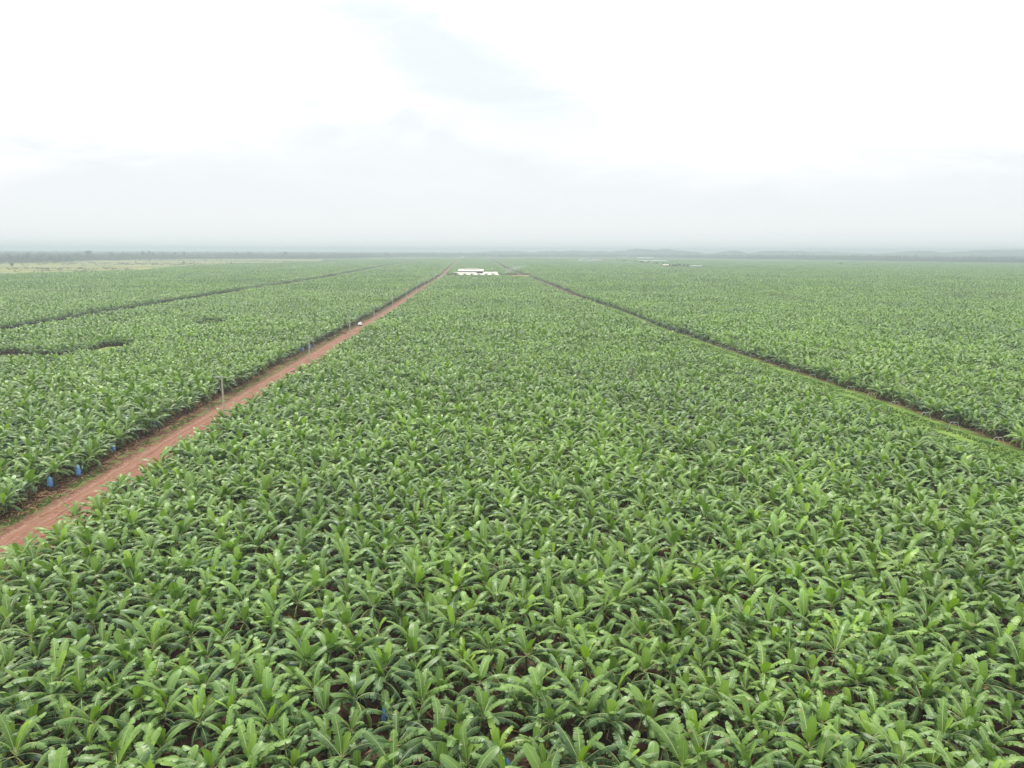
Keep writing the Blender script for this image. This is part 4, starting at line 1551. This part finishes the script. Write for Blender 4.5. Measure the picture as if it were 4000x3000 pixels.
def motorcycle(label, loc, rz, paint):
    root = empty('motorcycle', loc, rz)
    tag(root, label, 'motorcycle', 'motorcycles beside the dirt road')
    for y in (-0.62, 0.62):
        w = MB()
        n = 14
        ring = []
        for k in range(n):
            a = 2 * math.pi * k / n
            ring.append((0, y + math.cos(a) * 0.27, 0.30 + math.sin(a) * 0.27))
        w.tube(ring + [ring[0], ring[1]], 0.05, 5, caps=False)
        for k in range(0, n, 2):
            w.tube([(0, y, 0.30), ring[k]], 0.008, 3)
        w.build('wheel', M_TYRE, root)
    mb = MB()
    mb.tube([(0, 0.62, 0.30), (0, 0.1, 0.42), (0, -0.35, 0.62), (0, -0.45, 0.9)], 0.035, 5)
    mb.tube([(0, -0.62, 0.30), (0, -0.42, 0.95)], 0.03, 5)
    mb.lathe([(0.06, 0.3), (0.15, 0.36), (0.15, 0.5), (0.07, 0.58)], 8)
    mb.build('frame', M_DARK, root)
    mb = MB()
    mb.lathe([(0.05, 0), (0.14, 0.06), (0.14, 0.16), (0.05, 0.22)], 10, centre=(0, -0.18, 0.62))
    mb.box(-0.13, 0.13, -0.62, -0.44, 0.42, 0.85)
    mb.box(-0.12, 0.12, 0.5, 0.78, 0.56, 0.64)
    mb.build('fairing', paint, root)
    mb = MB()
    mb.box(-0.13, 0.13, 0.0, 0.68, 0.74, 0.83)
    mb.build('seat', M_DARK, root)
    mb = MB()
    mb.tube([(-0.34, -0.36, 1.02), (-0.12, -0.42, 0.98), (0.12, -0.42, 0.98), (0.34, -0.36, 1.02)], 0.02, 5)
    mb.build('handlebar', M_STEEL, root)
    return root


M_RED = noise_mat('red_paint', (0.38, 0.05, 0.06), (0.48, 0.10, 0.10), 3, 0.4, 0.5)
M_BLACKP = noise_mat('black_paint', (0.02, 0.02, 0.03), (0.05, 0.05, 0.06), 3, 0.3, 0.5)
motorcycle('red motorcycle leaning by the third power pole', (-73.0, 312, 0.07), 1.2, M_RED)
motorcycle('black motorcycle parked at the crop edge before the third power pole', (-74.6, 289, 0.07), 0.7, M_BLACKP)
mb = MB()
mb.lathe([(0.20, 0.0), (0.32, 0.12), (0.34, 0.35), (0.22, 0.55), (0.06, 0.62), (0.10, 0.72)], 10, wob=lambda j, z: 0.12 * math.sin(j * 2.3 + z * 5))
o = mb.build('sack', M_WHITE, smooth=True, loc=(-75.3, 303, 0.07))
tag(o, 'full white sack tied at the top, standing on the road verge', 'sack')

# ------------------------------------------------------------------ smoke by the sheds
M_SMOKE = bpy.data.materials.new('smoke')
M_SMOKE.use_nodes = True
t_ = M_SMOKE.node_tree
t_.nodes.clear()
out_ = N(t_, 'ShaderNodeOutputMaterial')
pv = N(t_, 'ShaderNodeVolumePrincipled')
pv.inputs['Color'].default_value = (0.70, 0.78, 0.90, 1)
pv.inputs['Density'].default_value = 0.028
t_.links.new(pv.outputs[0], out_.inputs['Volume'])


def blob(mb, c, r, seed):
    rg = random.Random(seed)
    ph = [rg.uniform(0, 6.28) for _ in range(6)]
    nu, nv = 18, 12
    rings = []
    for a in range(1, nv):
        th_ = math.pi * a / nv
        ring = []
        for b in range(nu):
            f_ = 2 * math.pi * b / nu
            d = 1 + 0.22 * math.sin(3 * f_ + ph[0] + 2 * th_) + 0.16 * math.sin(5 * th_ + ph[1] + 2 * f_) + 0.1 * math.sin(7 * f_ + ph[2])
            ring.append(mb.vert((c[0] + r[0] * d * math.sin(th_) * math.cos(f_), c[1] + r[1] * d * math.sin(th_) * math.sin(f_), c[2] + r[2] * d * math.cos(th_))))
        rings.append(ring)
    t0 = mb.vert((c[0], c[1], c[2] + r[2]))
    b0 = mb.vert((c[0], c[1], c[2] - r[2]))
    for a in range(len(rings) - 1):
        for b in range(nu):
            mb.face((rings[a][b], rings[a + 1][b], rings[a + 1][(b + 1) % nu], rings[a][(b + 1) % nu]))
    for b in range(nu):
        mb.face((t0, rings[0][b], rings[0][(b + 1) % nu]))
        mb.face((b0, rings[-1][(b + 1) % nu], rings[-1][b]))


mb = MB()
for k, (c, r) in enumerate([((-13.5, 1040, 3.5), (1.8, 2, 2.0)), ((-11.5, 1041, 5.8), (2.4, 3, 2.2)), ((-8, 1042, 8.0), (3.2, 3.4, 2.6)), ((-3.5, 1044, 10.0), (4.2, 4, 3.0)),
                            ((2, 1046, 12.0), (5.0, 4.6, 3.2)), ((9, 1048, 13.5), (6.0, 5, 2.6)), ((18, 1050, 14.6), (6.5, 2.5, 1.8))]):
    blob(mb, c, r, k)
o = mb.build('smoke', M_SMOKE, smooth=True)
tag(o, 'thin bluish smoke drifting right from a fire beside the packing sheds', 'smoke', None, 'stuff')

# ------------------------------------------------------------------ haze
M_HAZE = bpy.data.materials.new('haze')
M_HAZE.use_nodes = True
t_ = M_HAZE.node_tree
t_.nodes.clear()
out_ = N(t_, 'ShaderNodeOutputMaterial')
pv = N(t_, 'ShaderNodeVolumePrincipled')
pv.inputs['Color'].default_value = (0.52, 0.595, 0.66, 1)
pv.inputs['Density'].default_value = 0.00029
pv.inputs['Anisotropy'].default_value = 0.2
t_.links.new(pv.outputs[0], out_.inputs['Volume'])
mb = MB()
mb.box(-15000, 15000, -1500, 20000, -1.0, 75.0)
o = mb.build('haze', M_HAZE)
tag(o, 'pale dusty haze lying over the whole plain', 'haze', None, 'stuff')
print('objects', len(bpy.data.objects))
